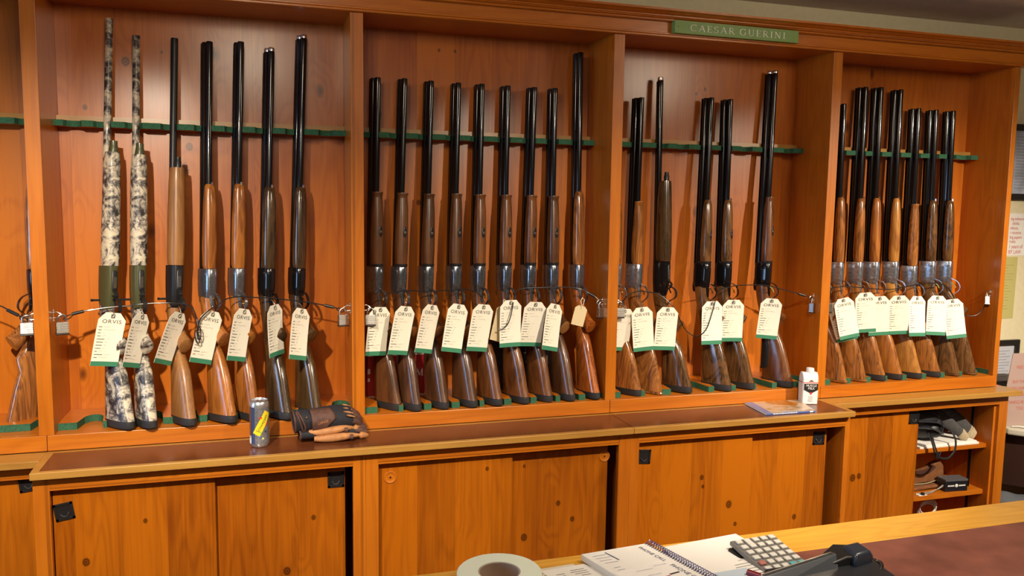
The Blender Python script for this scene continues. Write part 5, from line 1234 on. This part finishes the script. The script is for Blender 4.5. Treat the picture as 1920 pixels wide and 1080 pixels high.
# ---------------------------------------------------------------- right end: wall papers, frames, side desk, pink sign
M_frame = mat('frame_black', (.015, .013, .013), .35, coat=.2)
def frame(label, x0, x1, z0, z1, fw, pic, extra=None):
    t = empty('picture_frame', (x0, YB-.001, z0), label=label, cat='picture frame')
    W_, H_ = x1-x0, z1-z0
    m = MB().box(0, W_, -.018, 0, 0, fw).box(0, W_, -.018, 0, H_-fw, H_).box(0, fw, -.018, 0, fw, H_-fw).box(W_-fw, W_, -.018, 0, fw, H_-fw)
    m.build('frame', M_frame, t, bevel=.002)
    MB().box(fw, W_-fw, -.008, -.001, fw, H_-fw).build('picture', pic, t)
    if extra: extra(t, W_, H_, fw)
    return t
def ruled(t, W_, H_, fw):
    m = MB(); q = random.Random(8); z = H_-fw-.03
    while z > fw+.02: m.box(fw+.02, W_-fw-.02-q.uniform(0, .03), -.0086, -.0082, z, z+.003); z -= .014
    m.build('printed_lines', mat('pale_grey_ink', (.25, .27, .34), .6), t)
frame('black-framed bluish certificate on the wall beside the last cabinet', 3.985, 4.33, 1.688, 2.041, .030, mat('bluish_picture', (.42, .47, .60), .3, noise=(14, .35)), ruled)
frame('black-framed document low on the wall, just above the side desk', 3.93, 4.142, .789, 1.018, .026, mat('pale_document', (.50, .52, .60), .3), ruled)
t = empty('notice', (4.02, YB-.001, 1.425), label='white notice with red lettering pinned to the wall', cat='notice')
MB().box(0, .30, -.0012, 0, 0, .200).build('sheet', M_white, t)
M_rd = mat('notice_red', (.55, .06, .07), .6)
for i, (s, z, sz) in enumerate([('ing tobacco,', .168, .0215), ('shisha', .146, .0215), ('oducts,', .124, .0215), ('r nicotine,', .102, .0215), ('ling papers', .080, .0215), ('rnalia.', .060, .0215), ('1 years of', .034, .026), ('BY LAW.', .008, .026)]):
    tx = text_mesh(s, sz, .82, 0, 'LEFT'); tx.v = [(x+.020+(.012 if i == 1 else 0), -.0018, zz+z) for x, yy, zz in tx.v]; tx.build('lettering', M_rd, t)
t = empty('wall_paper_sheet', (3.95, YB-.001, 1.118), label='yellow-green paper sheet hanging on the wall below the red-lettered notice', cat='paper')
MB().prism([(0, 0), (.150, .004), (.153, .30), (0, .30)], -.0012, 0).build('sheet', mat('yellow_sheet', (.48, .44, .16), .7), t)
m = MB(); q = random.Random(11)
for k in range(16): m.box(.02, .135-q.uniform(0, .05), -.0018, -.0014, .05+k*.014, .0515+k*.014)
m.build('printed_lines', mat('olive_ink', (.25, .22, .08), .6), t)
# side desk
t = empty('side_desk', (0, 0, 0), label='side desk with pale rounded top beyond the right end of the cabinets', cat='desk')
top = [(3.80, YB-.002), (3.80, .06), (3.815, -.02), (3.85, -.06), (3.95, -.16), (4.60, -.80), (5.2, -.80), (5.2, YB-.002)]
MB().prism(top, .640, .672, 'Z').build('desk_top', mat('desk_cream', (.50, .47, .38), .45), t, bevel=.008)
MB().prism([(3.83, YB-.004), (3.83, .03), (3.92, -.07), (4.62, -.74), (5.1, -.74), (5.1, YB-.004)], .40, .6395, 'Z').build('desk_apron', mat('desk_dark_wood', (.030, .012, .008), .4), t)
MB().box(4.25, 4.30, -.30, .2, 0, .399).build('desk_leg', mat('desk_leg_wood', (.03, .012, .008), .4), t)
MB().box(5.0, 5.05, -.60, .2, 0, .399).build('desk_leg', mat('desk_leg_wood2', (.03, .012, .008), .4), t)
t = empty('counter_sign', (3.800, .012, .6725), (R(-8), 0, R(-6)), 'pinkish card sign with red lettering leaning on the side desk', 'sign')
MB().prism([(-.004, 0), (.34, -.0), (.36, .325), (.085, .325)], 0, .003).build('card', mat('pink_card', (.38, .27, .24), .6), t)
for i, (s, x, z) in enumerate([('BUY THIS', .075, .190), ('THE SAME', .068, .160), ('THE TIME', .063, .130), ('WHOLE BOX', .050, .098), ('TOO', .088, .070), ('FREE', .100, .255)]):
    tx = text_mesh(s, .021, .8, 0, 'LEFT'); tx.v = [(xx+x, -.0008, zz+z) for xx, yy, zz in tx.v]; tx.build('lettering', mat('sign_red', (.50, .13, .10), .6), t)
t = empty('paper_sheet', (3.86, -.035, .6725), (0, 0, R(-40)), 'white crumpled paper in front of the pink sign', 'paper')
MB().tube([(-.03, 0, .004), (.0, .004, .007), (.03, -.002, .004), (.07, .004, .005)], .006, 8, flat=(1, .4)).build('sheet', M_white, t, smooth=True)
# waste bag under the desk
t = empty('waste_bin', (3.90, -.02, 0), label='translucent grey bin liner in a bin under the side desk', cat='bin')
MB().lathe([(.11, 0), (.13, .26), (.128, .26), (.108, .004)], n=24, cap0=True).build('bin', M_plas, t, smooth=True)
mb = MB(); lump(mb, (0, 0, .30), .115, 9, sq=(1, 1, .5), amp=.3); mb.build('bin_liner', mat('liner_grey', (.13, .14, .16), .25), t, sub=1)
